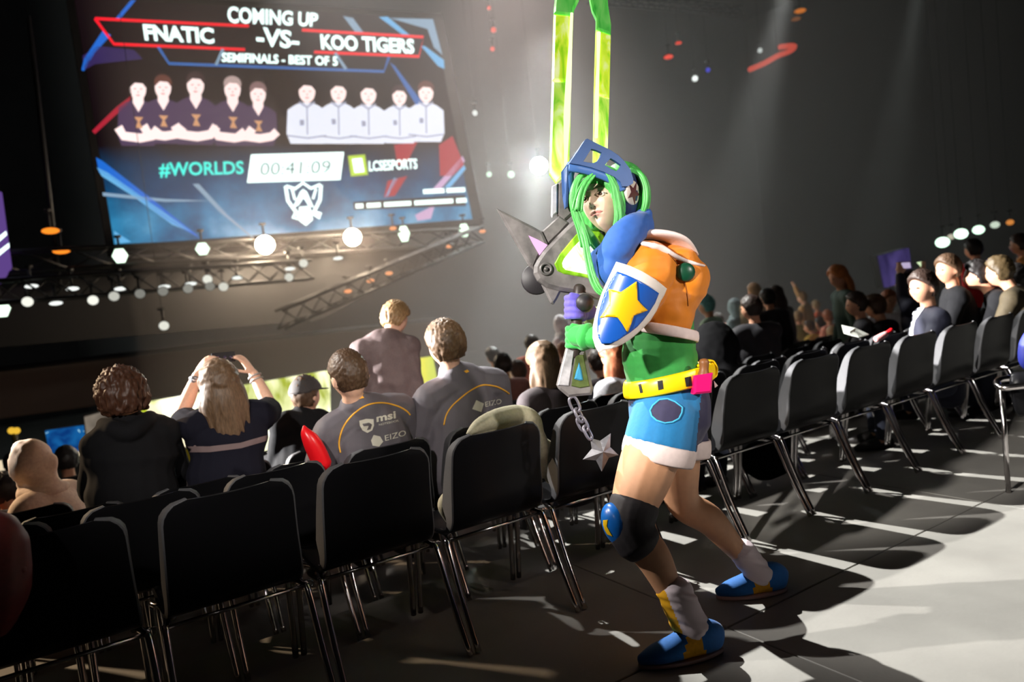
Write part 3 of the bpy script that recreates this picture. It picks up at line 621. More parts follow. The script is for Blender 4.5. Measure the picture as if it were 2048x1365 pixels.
lips_m = mat('lips', (190, 112, 108), .45)
def hair_mat(name, rgb): return mat(name, rgb, .5, noise_amt=.35, noise_scale=160, stretch=(1, 1, .18), spec=.4)
def person(label, J, top, trousers, hairm, hair='short', vox=.012, sleeve=1., group=None, face=False, shoes=None, seat=True, amp=.012, wide=1., ears=True, hands=True, topoff=.014, skin_m=None, hs=1., curl=.5, hoodie=False, legs=True, seed=0, fold=.006):
    base = V((J['pelvis'].x, J['pelvis'].y, J['zf'])); t = thing('person', label, 'person', base, group)
    M = frame_m(J['head'], J['hf'], J['hu'], hs) @ Matrix.Diagonal((1.10, 1.04, .99, 1))
    g = torso_geo(J, 0, wide * .97) + [limb([J['neck'] - (J['head'] - J['neck']) * .3, J['neck'], J['head'] - J['hu'] * .03 - J['hf'] * .02], [.06, .054, .052], 12, 3)]
    for s in 'lr':
        g.append(arm_geo(J, s))
        g += hand_geo(J['w' + s], J['d' + s], J['p' + s], 1., curl, -1 if s == 'l' else 1) if hands else [ball(J['w' + s] + J['d' + s] * .05, .04, 10, 7)]
        if legs:
            g.append(leg_geo(J, s)); g.append(limb([J['a' + s] + V((0, 0, .03)), J['a' + s] - V((0, 0, .03)) + J['fwd'] * .02, J['a' + s] - V((0, 0, .055)) + J['fwd'] * .14], [.04, .038, .03], 10, 3))
    g.append(head_geo(M, 48, 40))
    if ears: g += ear_geo(M)
    body = fuse(g, vox, 3); link('body', body, skin_m or skin, t)
    if hair == 'long':
        hg = [head_geo(M, 48, 40, hair_off('long', amp, 30, seed, .02))]
        rnd = random.Random(seed)
        for i in range(26):
            a = -math.pi * (.08 + .84 * i / 25); p0 = V((math.cos(a) * .066, math.sin(a) * .078, .04)); L = .26 + rnd.random() * .08
            pts = [p0, p0 + V((math.cos(a) * .022, math.sin(a) * .02, -.08)), p0 + V((math.cos(a) * .03 + rnd.uniform(-.012, .012), math.sin(a) * .03, -.16)), p0 + V((math.cos(a) * .026 + rnd.uniform(-.02, .02), math.sin(a) * .035, -L))]
            hg.append(limb([M @ p for p in pts], [.022, .026, .022, .008], 8, 3))
        link('hair', evaluate(mk(join(*hg)), [('REMESH', dict(mode='VOXEL', voxel_size=max(.006, vox * .6))), ('SMOOTH', dict(factor=.4, iterations=2))]), hairm, t)
    elif hair in ('short', 'crop', 'curly'):
        fr = {'short': 34, 'crop': 60, 'curly': 22}[hair]
        add('hair', head_geo(M, 90 if vox < .015 else 44, 70 if vox < .015 else 34, hair_off('crop' if hair == 'crop' else 'short', amp, fr, seed, {'short': .016, 'crop': .006, 'curly': .026}[hair]), .0), hairm, t)
    elif hair == 'hood':
        gg = [head_geo(M, 40, 34, lambda n, p: (-.014 if n.y > .62 and abs(n.x) < .6 else .024 + .01 * max(0, n.z)), .0)]
        gg.append(limb([J['neck'] - J['hu'] * .02, J['neck'] + J['hu'] * .06, J['head'] - J['hu'] * .04 - J['hf'] * .015], [.10, .088, .088], 14, 3))
        nr_ = [J['neck'] + J['right'] * (.105 * math.cos(k * math.pi / 8)) + J['fwd'] * (.10 * math.sin(k * math.pi / 8) + .01) + J['hu'] * .015 for k in range(16)]
        gg.append(sweep(nr_, .034, 10, closed=True)); gg.append(ball(M @ V((0, -.085, -.01)), (.06, .05, .075), 12, 8))
        link('hood', ripple(fuse(gg, max(vox * .8, .009), 3), .009, lambda c: noise.noise(c * 11) + .5 * noise.noise(c * 26)), hairm, t)
    elif hair == 'cap':
        add('hair', head_geo(M, 44, 34, hair_off('short', amp, 26, seed, .012), .0), hairm, t)
    tg = torso_geo(J, topoff, wide, True, .06 if not hoodie else .04)
    for s in 'lr': tg.append(arm_geo(J, s, topoff * (.9 if sleeve == 1 else 1.3), sleeve)); tg.append(ball(J['s' + s], .066 + topoff, 14, 9))
    if hoodie:
        rr = J['right']; bk = -J['fwd']
        tg.append(limb([J['neck'] + rr * -.11 + J['fwd'] * .02, J['neck'] + rr * -.07 + bk * .06 - V((0, 0, .02)), J['neck'] + bk * .095 - V((0, 0, .05)), J['neck'] + rr * .07 + bk * .06 - V((0, 0, .02)), J['neck'] + rr * .11 + J['fwd'] * .02], [.035, .045, .05, .045, .035], 12, 4))
        tg.append(limb([J['neck'] - V((0, 0, .03)), J['neck'] + V((0, 0, .035))], [.078, .07], 14, 2))
    tm = fuse(tg, vox, 4)
    if vox < .012:
        ripple(tm, fold, lambda c: noise.noise(V((c.x * 7 + c.z * 5, c.y * 7, c.z * 4 - c.x * 4))) + .5 * noise.noise(c * 17))
    link('top', tm, top, t)
    if legs:
        lg = [limb([J['pelvis'] + V((0, 0, .08)), J['pelvis'], J['pelvis'] - V((0, 0, .06))], [(.165, .125), (.172, .128), (.16, .115)], 16, 3, J['right'])] + [leg_geo(J, s, .014) for s in 'lr']
        link('trousers', fuse(lg, max(vox, .012), 4), trousers, t)
        for s in 'lr': add('shoe', shoe_geo(J['a' + s], J.get('toe' + s, J['fwd']), J['zf']), shoes or mat('dark_shoe', (38, 34, 34), .6), t)
    return t, M
# ------------------------------------------------------------------ the people near the costumed person
def PY(px, py, Y): return at_y(px, py, Y)
def over(J, **kw):
    for k, v in kw.items(): J[k] = V(v)
    return J
def reface(J, hf, hu=(0, 0, 1)):
    J['hf'] = V(hf).normalized(); J['hu'] = V(hu).normalized(); return J
def caster(o):
    me = o.data; bm = bmesh.new(); bm.from_mesh(me); bm.transform(o.matrix_parent_inverse if False else Matrix.Identity(4)); t = BVHTree.FromBMesh(bm); bm.free(); return t
def stick(bvh, px, py, eps=.003, dflt=3.6):
    r = ray(px, py).normalized(); h = bvh.ray_cast(CAM, r)
    if h[0] is None:
        q = CAM + r * dflt; h = bvh.find_nearest(q); h = bvh.find_nearest(CAM + r * ((h[0] - CAM).dot(r))); return h[0] + h[1] * eps
    return h[0] + (h[1] if h[1].dot(r) < 0 else -h[1]) * eps
def decal_text(s, c, bvh, m, parent, bold=.0, name='lettering', d=3.6):
    f = quad_map(c); me = text_mesh(s, bold)
    for v in me.vertices: q = f(v.co.x, v.co.y); v.co = stick(bvh, q.x, q.y, .004, d)
    return link(name, me, m, parent, False)
def dense(pts, step=4.):
    out = []
    for i in range(len(pts)):
        a, b = V(pts[i]), V(pts[(i + 1) % len(pts)]); n = max(1, int((b - a).length / step))
        out += [a.lerp(b, k / n) for k in range(n)]
    return out
def fill_px(pts, step=4.):
    """triangulated polygon in pixel space with inner points, as (verts2d, faces)"""
    from mathutils.geometry import delaunay_2d_cdt
    ol = [V((p[0], p[1])) for p in dense(pts, step)]; n = len(ol); inn = []
    xs = [p.x for p in ol]; ys = [p.y for p in ol]; x = min(xs) + step / 2
    def inside(q):
        c = False; j = len(ol) - 1
        for i in range(len(ol)):
            a, b = ol[i], ol[j]
            if (a.y > q.y) != (b.y > q.y) and q.x < (b.x - a.x) * (q.y - a.y) / (b.y - a.y) + a.x: c = not c
            j = i
        return c
    while x < max(xs):
        y = min(ys) + step / 2
        while y < max(ys):
            q = V((x, y))
            if inside(q) and min((q - o).length for o in ol) > step * .5: inn.append(q)
            y += step
        x += step
    r = delaunay_2d_cdt(ol + inn, [(i, (i + 1) % n) for i in range(n)], [], 1, 1e-5)
    return r[0], [tuple(f) for f in r[2]]
def decal_poly(name, pts, bvh, m, parent, step=4., eps=.003, d=3.6):
    v, f = fill_px(pts, step); return add(name, ([stick(bvh, p.x, p.y, eps, d) for p in v], f), m, parent, True)
def decal_line(name, pts, bvh, m, parent, r=.004, d=3.6):
    q = cr(pts, 10); return add(name, sweep([stick(bvh, a, b, .001, d) for a, b in q], r, 6), m, parent)
black_cloth = mat('black_cloth', (20, 20, 23), .9, noise_amt=.15, noise_scale=200, spec=.2)
navy_cloth = mat('navy_cloth', (18, 18, 30), .9, noise_amt=.12, noise_scale=150, spec=.2)
dark_jeans = mat('dark_jeans', (38, 42, 58), .85, noise_amt=.2, noise_scale=300)
jersey_m = mat('jersey_charcoal', (92, 87, 94), .7, noise_amt=.08, noise_scale=400, bump=.3, bump_scale=500)
gold = mat('jersey_piping', (238, 172, 50), .6); print_m = mat('jersey_print', (205, 200, 186), .6)
hb = hair_mat('hair_brown', (76, 56, 40)); hd = hair_mat('hair_dark', (48, 34, 28)); hf_ = hair_mat('hair_fair', (150, 118, 82)); hc = hair_mat('hair_auburn', (72, 44, 30)); hl = hair_mat('hair_long_brown', (98, 76, 56)); ho = hair_mat('hair_orange', (178, 108, 56))
zB, zC, zD = -.1, -.2, -.3
# short cropped jersey man
p = PY(738, 985, 3.52); J = seated(p.x, 3.56, zB, 0, .12)
J['pelvis'] = PY(742, 975, 3.55)
over(J, chest=PY(742, 872, 3.62), neck=PY(706, 808, 3.60), head=PY(698, 753, 3.57), sl=PY(662, 868, 3.62), sr=PY(800, 822, 3.66)); J['zf'] = zB
reface(J, (-.10, 1, -.12), (-.08, .05, 1))
for s, t in (('l', -1), ('r', 1)): J['e' + s] = J['s' + s] + V((t * .06, .10, -.24)); J['w' + s] = J['e' + s] + V((-t * .12, .2, -.03)); J['h' + s] = J['pelvis'] + V((t * .095, 0, -.02))
m1, M1 = person('seated man in charcoal jersey with gold arc and short cropped hair', J, jersey_m, dark_jeans, hb, 'crop', .008, .42, amp=.005, wide=1.06, topoff=.026, seed=3, hs=1.06)
tb = caster([c for c in m1.children if c.name.startswith('top')][0])
decal_line('piping', [(681, 905), (678, 885), (685, 858), (700, 836), (722, 817), (745, 808), (770, 807), (795, 813), (812, 822), (820, 830)], tb, gold, m1, .0045)
decal_poly('shield_logo', [(718, 842), (732, 838), (747, 839), (748, 852), (744, 862), (735, 867), (725, 862), (719, 852)], tb, print_m, m1, 3); decal_poly('logo_inner', [(724, 848), (738, 846), (744, 851), (741, 860), (734, 862), (738, 854), (728, 854)], tb, mat('print_grey', (92, 86, 90), .6), m1, 3, .006)
decal_text('msi', [(752, 831), (790, 823), (791, 838), (753, 846)], tb, print_m, m1, .03); decal_text('NOTEBOOK', [(757, 849), (796, 840), (797, 844), (758, 853)], tb, print_m, m1, .0)
decal_text('EIZO', [(769, 872), (810, 861), (811, 872), (770, 883)], tb, print_m, m1, .0)
decal_poly('diamond_logo', [(747, 871), (760, 874), (766, 884), (758, 894), (745, 892), (742, 882)], tb, print_m, m1, 3); decal_poly('crest', [(714, 790), (720, 786), (727, 788), (724, 792), (728, 797), (719, 799), (716, 795)], tb, gold, m1, 3)
# taller jersey man
p = PY(915, 945, 3.55); J = seated(p.x, 3.56, zB, 0, .1)
J['pelvis'] = PY(918, 925, 3.55)
over(J, chest=PY(925, 822, 3.62), neck=PY(902, 742, 3.60), head=PY(892, 692, 3.58), sl=PY(858, 802, 3.62), sr=PY(990, 768, 3.64)); J['zf'] = zB
reface(J, (-.18, 1, -.02), (-.10, 0, 1))
for s, t in (('l', -1), ('r', 1)): J['e' + s] = J['s' + s] + V((t * .05, .10, -.25)); J['w' + s] = J['e' + s] + V((-t * .12, .2, -.03)); J['h' + s] = J['pelvis'] + V((t * .095, 0, -.02))
m2, M2 = person('seated man in charcoal jersey with swept back brown hair, beside the beige jacket', J, jersey_m, dark_jeans, hair_mat('hair_light_brown', (92, 70, 50)), 'short', .008, .42, amp=.006, wide=1.04, topoff=.026, seed=9, hs=1.06)
tb = caster([c for c in m2.children if c.name.startswith('top')][0])
decal_line('piping', [(888, 850), (893, 830), (905, 812), (925, 794), (944, 780), (965, 771), (990, 773), (1008, 781), (1018, 788)], tb, gold, m2, .0045)
decal_text('EIZO', [(969, 805), (1002, 797), (1003, 807), (970, 815)], tb, print_m, m2, .0)
decal_poly('diamond_logo', [(952, 801), (967, 808), (962, 825), (944, 819)], tb, print_m, m2, 3); decal_text('W', [(972, 825), (994, 820), (996, 834), (976, 838)], tb, print_m, m2, .03)
decal_poly('crest', [(927, 743), (934, 740), (938, 744), (932, 747)], tb, gold, m2, 3)
# black hoodie
p = PY(262, 985, 4.15); J = seated(p.x, 4.2, zC, -.05, .1)
J['pelvis'] = PY(265, 985, 4.2)
over(J, chest=PY(262, 895, 4.24), neck=PY(254, 842, 4.22), head=PY(246, 797, 4.22), sl=PY(198, 893, 4.22), sr=PY(328, 868, 4.24)); J['zf'] = zC
reface(J, (.08, 1, -.1), (-.06, 0, 1))
for s, t in (('l', -1), ('r', 1)): J['e' + s] = J['s' + s] + V((t * .06, .12, -.24)); J['w' + s] = J['e' + s] + V((-t * .12, .2, -.03)); J['h' + s] = J['pelvis'] + V((t * .095, 0, -.02))
mh, Mh = person('seated person in black hooded sweatshirt with curly dark hair', J, black_cloth, dark_jeans, hc, 'curly', .009, 1., amp=.016, wide=1.15, topoff=.022, hoodie=True, seed=5, hs=1.08)
# long haired person holding up a phone
p = PY(452, 965, 4.15); J = seated(p.x, 4.2, zC, -.03, .08)
J['pelvis'] = PY(455, 950, 4.2)
over(J, chest=PY(455, 858, 4.24), neck=PY(447, 814, 4.22), head=PY(440, 771, 4.20), sl=PY(392, 855, 4.22), sr=PY(522, 832, 4.24)); J['zf'] = zC
reface(J, (-.0, 1, .05), (-.06, 0, 1))
J['el'] = PY(360, 838, 4.42); J['wl'] = PY(395, 750, 4.52); J['er'] = PY(542, 818, 4.45); J['wr'] = PY(506, 746, 4.54)
J['dl'] = (PY(424, 712, 4.52) - J['wl']).normalized(); J['dr'] = (PY(478, 708, 4.54) - J['wr']).normalized(); J['pl'] = V((.8, .5, 0)); J['pr'] = V((-.8, .5, 0))
for s, t in (('l', -1), ('r', 1)): J['h' + s] = J['pelvis'] + V((t * .095, 0, -.02))
mp_, Mp = person('seated person with long wavy brown hair raising both arms, navy shirt with grey stripe', J, navy_cloth, dark_jeans, hl, 'long', .0075, .42, amp=.010, wide=1.1, topoff=.018, seed=11, curl=.45)
tb = caster([c for c in mp_.children if c.name.startswith('top')][0])
decal_poly('stripe', [(372, 893), (420, 893), (480, 886), (545, 868), (547, 878), (482, 897), (420, 905), (375, 905)], tb, mat('grey_stripe', (116, 98, 98), .8), mp_, 5)
c = J['wl'].lerp(J['el'], .12); ax = (J['el'] - J['wl']).normalized()
q = ax.orthogonal().normalized(); q2 = ax.cross(q)
add('wristwatch', join(sweep([c + q * .034 * math.cos(k * math.pi / 8) + q2 * .034 * math.sin(k * math.pi / 8) for k in range(16)], [(.008, .003)] * 16, 6, closed=True, side=ax), ball(c + (CAM - c).normalized() * .034 + V((-.012, 0, 0)), .017, 10, 6)), mat('watch_steel', (170, 172, 180), .3, .8), mp_)
for kk in (.1, .2):
    c = J['wr'].lerp(J['er'], kk); ax = (J['er'] - J['wr']).normalized(); q = ax.orthogonal().normalized(); q2 = ax.cross(q)
    add('bracelet', sweep([c + q * .036 * math.cos(k * math.pi / 8) + q2 * .036 * math.sin(k * math.pi / 8) for k in range(16)], .006, 6, closed=True), mat('bead_silver', (190, 180, 175), .3, .6), mp_)
ph = thing('phone', 'dark phone held up between two raised hands', 'phone', PY(448, 716, 4.56))
add('phone_body', prism([PY(x, y, 4.56) for x, y in ((423, 707), (470, 703), (472, 723), (425, 728))], (0, .012, 0), .002), mat('phone_black', (24, 22, 26), .3), ph, False)
add('lens', join(*[ball(PY(x, 715, 4.555), .010, 10, 6) for x in (436, 450, 462)]), mat('lens_glass', (70, 60, 80), .1), ph)
# dark capped person in profile
p = PY(605, 930, 4.85); J = seated(p.x, 4.9, zD, -.5, .12)
over(J, pelvis=PY(606, 930, 4.9), chest=PY(604, 860, 4.95), neck=PY(605, 822, 4.92), head=PY(612, 792, 4.92), sl=PY(562, 853, 4.9), sr=PY(646, 845, 4.9)); J['zf'] = zD
reface(J, (.8, .45, -.05), (-.05, 0, 1))
for s, t in (('l', -1), ('r', 1)): J['e' + s] = J['s' + s] + V((t * .05, .1, -.24)); J['w' + s] = J['e' + s] + V((0, .2, -.02)); J['h' + s] = J['pelvis'] + V((t * .095, 0, -.02))
mc, Mc = person('person in dark cap turned to the right, in front of the glowing stage screen', J, black_cloth, dark_jeans, hb, 'cap', .010, 1., wide=1.1, seed=6)
cap_m = mat('cap_grey', (62, 58, 58), .8, noise_amt=.15, noise_scale=120)
add('cap', join(head_geo(Mc, 40, 34, lambda n, p: .024 if n.z > .22 + .1 * n.y else -.02, .0), xf(sweep([(-.05, .085, .035), (0, .10, .042), (.05, .085, .035)], [(.03, .006)] * 3, 10, .6), Mc), xf(sweep(cr([(-.045, .10, .034), (-.02, .155, .03), (.02, .155, .03), (.045, .10, .034)], 4), [(.03, .005)] * 13, 10, .6), Mc)), cap_m, mc)
# standing man looking down to the right
zs = floor_z(4.85); J = seated(PY(770, 800, 4.85).x, 4.85, zs, -.35, .02, 0, 0, 0, 1., True)
over(J, pelvis=PY(790, 838, 4.85), chest=PY(772, 735, 4.85), neck=PY(782, 672, 4.84), head=PY(790, 638, 4.84), sl=PY(725, 703, 4.86), sr=PY(815, 695, 4.78))
J['er'] = PY(832, 780, 4.76); J['wr'] = PY(838, 850, 4.8); J['el'] = PY(712, 790, 4.9); J['wl'] = PY(725, 860, 4.95)
for s, t in (('l', -1), ('r', 1)): J['h' + s] = J['pelvis'] + J['right'] * t * .095; J['d' + s] = (J['w' + s] - J['e' + s]).normalized(); J['a' + s] = V((J['h' + s].x, J['h' + s].y, zs + .09)); J['k' + s] = J['h' + s].lerp(J['a' + s], .52)
reface(J, (.8, .35, -.45), (.18, .1, 1))
ms_, Ms = person('standing fair haired man in grey brown shirt looking down to the right', J, mat('shirt_taupe', (98, 82, 82), .75, noise_amt=.1, noise_scale=120), dark_jeans, hf_, 'short', .009, 1., amp=.008, seed=2, topoff=.028, hs=.97, fold=.016)
# red balloon stick, jacket over the chair back, papers
red_m = mat('red_foil', (225, 20, 30), .3)
rs = thing('inflatable_stick', 'shiny red pointed foil stick beside the cropped jersey man', 'stick', PY(622, 890, 3.45))
add('foil_body', limb([PY(645, 930, 3.42), PY(634, 905, 3.42), PY(622, 882, 3.42), PY(612, 866, 3.42), PY(608, 853, 3.42)], [.045, .045, .04, .026, .006], 12, 4), red_m, rs)
add('valve', rod(PY(645, 930, 3.42), PY(650, 945, 3.42), .012), red_m, rs)
jm = mat('beige_jacket', (172, 166, 142), .85, noise_amt=.12, noise_scale=90, bump=.3, bump_scale=40)
jk = thing('jacket', 'beige jacket draped over the chair in front of the taller jersey man', 'jacket', V((1.55, 2.70, .8)))
jy = YA + .02
def jpts(L): return [V((PY(x, y, jy + o).x, jy + o, PY(x, y, jy + o).z)) for x, y, o in L]
jg = [limb(jpts([(936, 868, .05), (960, 850, .06), (1000, 836, .07), (1040, 830, .07), (1066, 842, .06), (1080, 872, .07)]), [.012, .032, .045, .045, .04, .02], 10, 4), limb(jpts([(1062, 838, .06), (1076, 880, .07), (1090, 920, .09), (1104, 960, .1)]), [.03, .042, .045, .03], 10, 4),
      limb(jpts([(945, 875, .08), (1000, 860, .09), (1060, 855, .09), (1070, 960, .12), (960, 985, .12)]), [.02, .03, .035, .03, .02], 10, 4), limb(jpts([(900, 985, .1), (890, 1010, .12), (905, 1040, .14)]), [.02, .035, .03], 10, 4), limb(jpts([(1060, 850, .09), (1000, 930, .12), (905, 1000, .11)]), [.03, .03, .025], 10, 4)]
link('jacket_body', fuse(jg, .009, 5), jm, jk)
add('sleeve', limb(jpts([(1082, 880, .1), (1100, 900, .08), (1108, 935, .08), (1112, 972, .1)]), [.02, .03, .034, .026], 10, 4), jm, jk)
rj = thing('jacket', 'dark red jacket at the left photo edge on the end chair', 'jacket', PY(10, 1120, 2.45))
rjm = mat('dark_red_fabric', (96, 26, 26), .6, noise_amt=.2, noise_scale=50)
link('jacket_body', fuse([limb([PY(-40, 1060, 2.42), PY(0, 1062, 2.42), PY(14, 1085, 2.42), PY(16, 1110, 2.42), PY(30, 1140, 2.4)], [.05, .05, .04, .045, .02], 12, 4), limb([PY(-10, 1080, 2.43), PY(-15, 1180, 2.42), PY(-20, 1250, 2.42)], [.08, .09, .06], 12, 4)], .009, 4), rjm, rj)
add('cuff', limb([PY(20, 1118, 2.39), PY(42, 1144, 2.38)], [.022, .016], 10, 3), rjm, rj)
# ------------------------------------------------------------------ the costumed person
L_ = -R_                                                               # picture left
cp_label = 'person in colourful knight costume with green wig and blue helmet, holding a tall neon sword'
cos = thing('person', cp_label, 'person', V((2.05, 2.08, 0)))
def Pz(pts): return [P(*p) for p in pts]
hfw = (-F_ * .78 - R_ * .60 + U_ * .10).normalized(); hup = (U_ * .96 - R_ * .26).normalized()
HC = P(1209, 405, 2.90); HM = frame_m(HC, hfw, hup, 1.05) @ Matrix.Diagonal((1.05, 1, 1, 1)); hr = hfw.cross(hup).normalized()
K = dict(sl=P(1300, 535, 2.79), el=P(1248, 660, 2.77), wl=P(1186, 672, 2.79), sr=P(1252, 535, 3.08), er=P(1222, 640, 3.10), wr=P(1176, 632, 3.02),
         hl=P(1322, 850, 2.87), kl=P(1256, 1048, 2.78), al=P(1382, 1262, 2.735), hr=P(1345, 850, 3.03), kr=P(1362, 1003, 3.10), ar=P(1522, 1148, 3.18))
skin_f = mat('skin_fair', (238, 200, 178), .5, noise_amt=.04, noise_scale=50, sss=.1)
tights = mat('skin_tights', (214, 158, 120), .55, noise_amt=.05, noise_scale=30)
fwdv = (-R_ * .97 - F_ * .24); fwdv = V((fwdv.x, fwdv.y, 0)).normalized()
g = [limb(Pz([(1330, 830, 2.95), (1322, 760, 2.95), (1310, 680, 2.94), (1292, 580, 2.93), (1268, 515, 2.92)]), [(.12, .13), (.115, .12), (.09, .105), (.085, .11), (.07, .10)], 16, 4, R_),
     limb(Pz([(1275, 530, 2.92), (1245, 480, 2.90), (1225, 430, 2.91)]), [.06, .055, .05], 12, 3),
     limb([P(1275, 540, 2.9), K['sl']], [.06, .06]), limb([P(1275, 540, 2.95), K['sr']], [.06, .055]),
     limb([K['sl'], K['sl'].lerp(K['el'], .5), K['el'], K['el'].lerp(K['wl'], .5), K['wl']], [.055, .045, .036, .036, .027], 12, 4), limb([K['sr'], K['er'], K['wr']], [.05, .038, .026], 12, 4)]
def legp(h, k, a, rad, bulge, s=3): return limb([h, h.lerp(k, .5), k.lerp(h, .12), k.lerp(a, .08), k.lerp(a, .32) + bulge, k.lerp(a, .66) + bulge * .3, k.lerp(a, .95)], rad, 16, 5)
g.append(legp(K['hl'], K['kl'], K['al'], [.112, .106, .082, .072, .066, .046, .037], R_ * .02))
g.append(legp(K['hr'], K['kr'], K['ar'], [.105, .094, .076, .068, .064, .046, .037], R_ * .012 + U_ * .018))
fl_ = at_z(1283, 1338, 0) - at_z(1445, 1302, 0); fr_ = at_z(1437, 1200, 0) - at_z(1572, 1180, 0)
for a, f in ((K['al'], fl_), (K['ar'], fr_)): g.append(limb([a, V((a.x, a.y, .05)) + f * .1, V((a.x, a.y, .035)) + f * .5], [.036, .034, .03], 10, 3))
body = fuse(g, .008, 4)
hd_g = head_geo(HM, 132, 120, None, .62)
me = mk(join(([v.co.copy() for v in body.vertices], [tuple(p.vertices) for p in body.polygons]), hd_g)); nb = len(body.polygons); fm = []
inv = HM.inverted()
for p in me.polygons:
    c = p.center
    if p.index >= nb:
        q = inv @ c; x, z = abs(q.x), q.z
        top = -.0585 + .003 * math.cos(x / .022 * 1.57) if x < .024 else 9
        fm.append(2 if q.y > .06 and x < .0235 and -.0735 + .011 * (x / .0235) ** 2 < z < -.0545 - .006 * (x / .0235) ** 2 else 0)
    else: fm.append(1 if c.z < .95 else 0)
me.polygons.foreach_set('material_index', fm); link('body', me, [skin_f, tights, mat('lips_rose', (216, 150, 138), .4)], cos)
# eyes, brows
eye_w = mat('eye_white', (228, 220, 215), .25); iris = mat('iris_brown', (70, 48, 38), .15); lash = mat('lash_dark', (52, 36, 34), .6); brow = mat('brow_brown', (120, 84, 66), .7)
for s in (-1, 1):
    ec = HM @ V((s * .0315, .0715, -.0005)); e = add('eye', ball(ec, .0130, 20, 14), eye_w, cos)
    gz = (hfw * .96 - R_ * .05 - F_ * .22).normalized(); a = gz.orthogonal().normalized()
    add('iris', ball(ec + gz * .0106, (.0062, .0062, .0032), 14, 8, (a, gz.cross(a), gz)), iris, e)
    def hp(x, z, o): return HM @ V((x, head_y(x, z) + o, z))
    def head_y(x, z):
        zz = max(-.99, min(.99, z / .116)); xx = x / .075 / (1 - .30 * max(0, -zz) ** 1.4); yy = math.sqrt(max(0.02, 1 - zz * zz - xx * xx)); return head_pt(V((xx, yy, zz)).normalized()).y
    add('upper_eyelid', sweep(cr([tuple(hp(s * x, z, .0035)) for x, z in ((.0165, -.001), (.023, .0065), (.032, .0085), (.041, .005), (.047, -.001))], 4), [(.0036, .0026)] * 17, 8), skin_f, cos)
    add('lash_line', sweep(cr([tuple(hp(s * x, z, .0058)) for x, z in ((.0175, -.0015), (.0235, .0042), (.032, .0062), (.041, .003), (.0485, -.002))], 4), .0014, 6), lash, cos)
    add('lower_eyelid', sweep(cr([tuple(hp(s * x, z, .003)) for x, z in ((.018, -.003), (.025, -.0072), (.032, -.0085), (.041, -.006))], 4), [(.003, .002)] * 13, 8), skin_f, cos)
    add('eyebrow', sweep(cr([tuple(hp(s * x, z, .001)) for x, z in ((.013, .021), (.026, .0265), (.04, .026), (.052, .018))], 4), [(.0025, .0016)] * 6 + [(.0032, .0018)] * 3 + [(.0018, .001)] * 4, 8), brow, cos)
    add('nostril', ball(hp(s * .0075, -.0425, -.001), (.0035, .003, .0022), 8, 6), lash, cos)
add('mouth_line', sweep(cr([tuple(hp(x, z, .0006)) for x, z in ((-.024, -.0615), (-.012, -.0632), (0, -.0628), (.012, -.0632), (.024, -.0612))], 4), .0011, 6), mat('mouth_line', (140, 70, 70), .6), cos)
# wig
wig = mat('wig_green', (84, 184, 88), .42, noise_amt=.28, noise_scale=130, stretch=(1, 1, .12), spec=.6)
wg = [head_geo(HM, 60, 50, lambda n, p: -.012 + .036 * sstep(-.1, .12, n.z - (-.75 if n.y < .25 else -.75 + (n.y - .25) / .75 * 1.35)), .0)]
def lock(pts, r0, n=5, sp=4, seed=0):
    rnd = random.Random(seed); out = []
    for i in range(n):
        ox, oy, od = rnd.uniform(-sp, sp), rnd.uniform(-sp, sp) * .4, rnd.uniform(-.012, .012); m = len(pts)
        q = [P(x + ox * (.4 + j / m), y + oy, d + od * (.5 + j / m)) for j, (x, y, d) in enumerate(pts)]
        out.append(limb(q, [r0 * (.75 if j == 0 else 1 if j < m - 2 else .7 if j < m - 1 else .15) for j in range(m)], 8, 4))
    return out
wg += lock([(1192, 336, 2.80), (1168, 346, 2.785), (1152, 368, 2.78), (1147, 396, 2.785), (1153, 428, 2.79), (1163, 458, 2.79), (1172, 492, 2.785)], .0055, 30, 8, 1)
wg += lock([(1196, 338, 2.79), (1182, 352, 2.775), (1168, 370, 2.772), (1159, 392, 2.775), (1154, 420, 2.78)], .0048, 28, 8, 2)
wg += lock([(1150, 395, 2.80), (1160, 440, 2.79), (1170, 480, 2.775), (1177, 520, 2.765), (1186, 556, 2.75), (1198, 580, 2.74), (1212, 590, 2.735)], .0055, 18, 6, 3)
wg += lock([(1192, 336, 2.795), (1214, 346, 2.785), (1228, 370, 2.785), (1235, 400, 2.788), (1238, 432, 2.79), (1234, 462, 2.80)], .0055, 30, 8, 4)
wg += lock([(1225, 350, 2.80), (1240, 385, 2.80), (1246, 420, 2.81), (1238, 455, 2.82)], .010, 9, 6, 5)
wg += lock([(1170, 455, 2.84), (1185, 480, 2.84), (1200, 500, 2.85), (1212, 520, 2.86)], .011, 9, 9, 6)
wg.append(ball(P(1247, 372, 2.93), (.085, .085, .095), 20, 14, (R_, -F_, U_)))
wg += lock([(1248, 335, 2.89), (1272, 342, 2.88), (1284, 366, 2.87), (1287, 398, 2.87), (1282, 422, 2.87), (1276, 438, 2.87)], .009, 22, 8, 7)
wg += lock([(1262, 340, 2.85), (1282, 352, 2.84), (1292, 378, 2.84), (1292, 408, 2.84), (1284, 432, 2.84)], .008, 12, 6, 8)
link('wig', mk(join(*wg)), wig, cos)
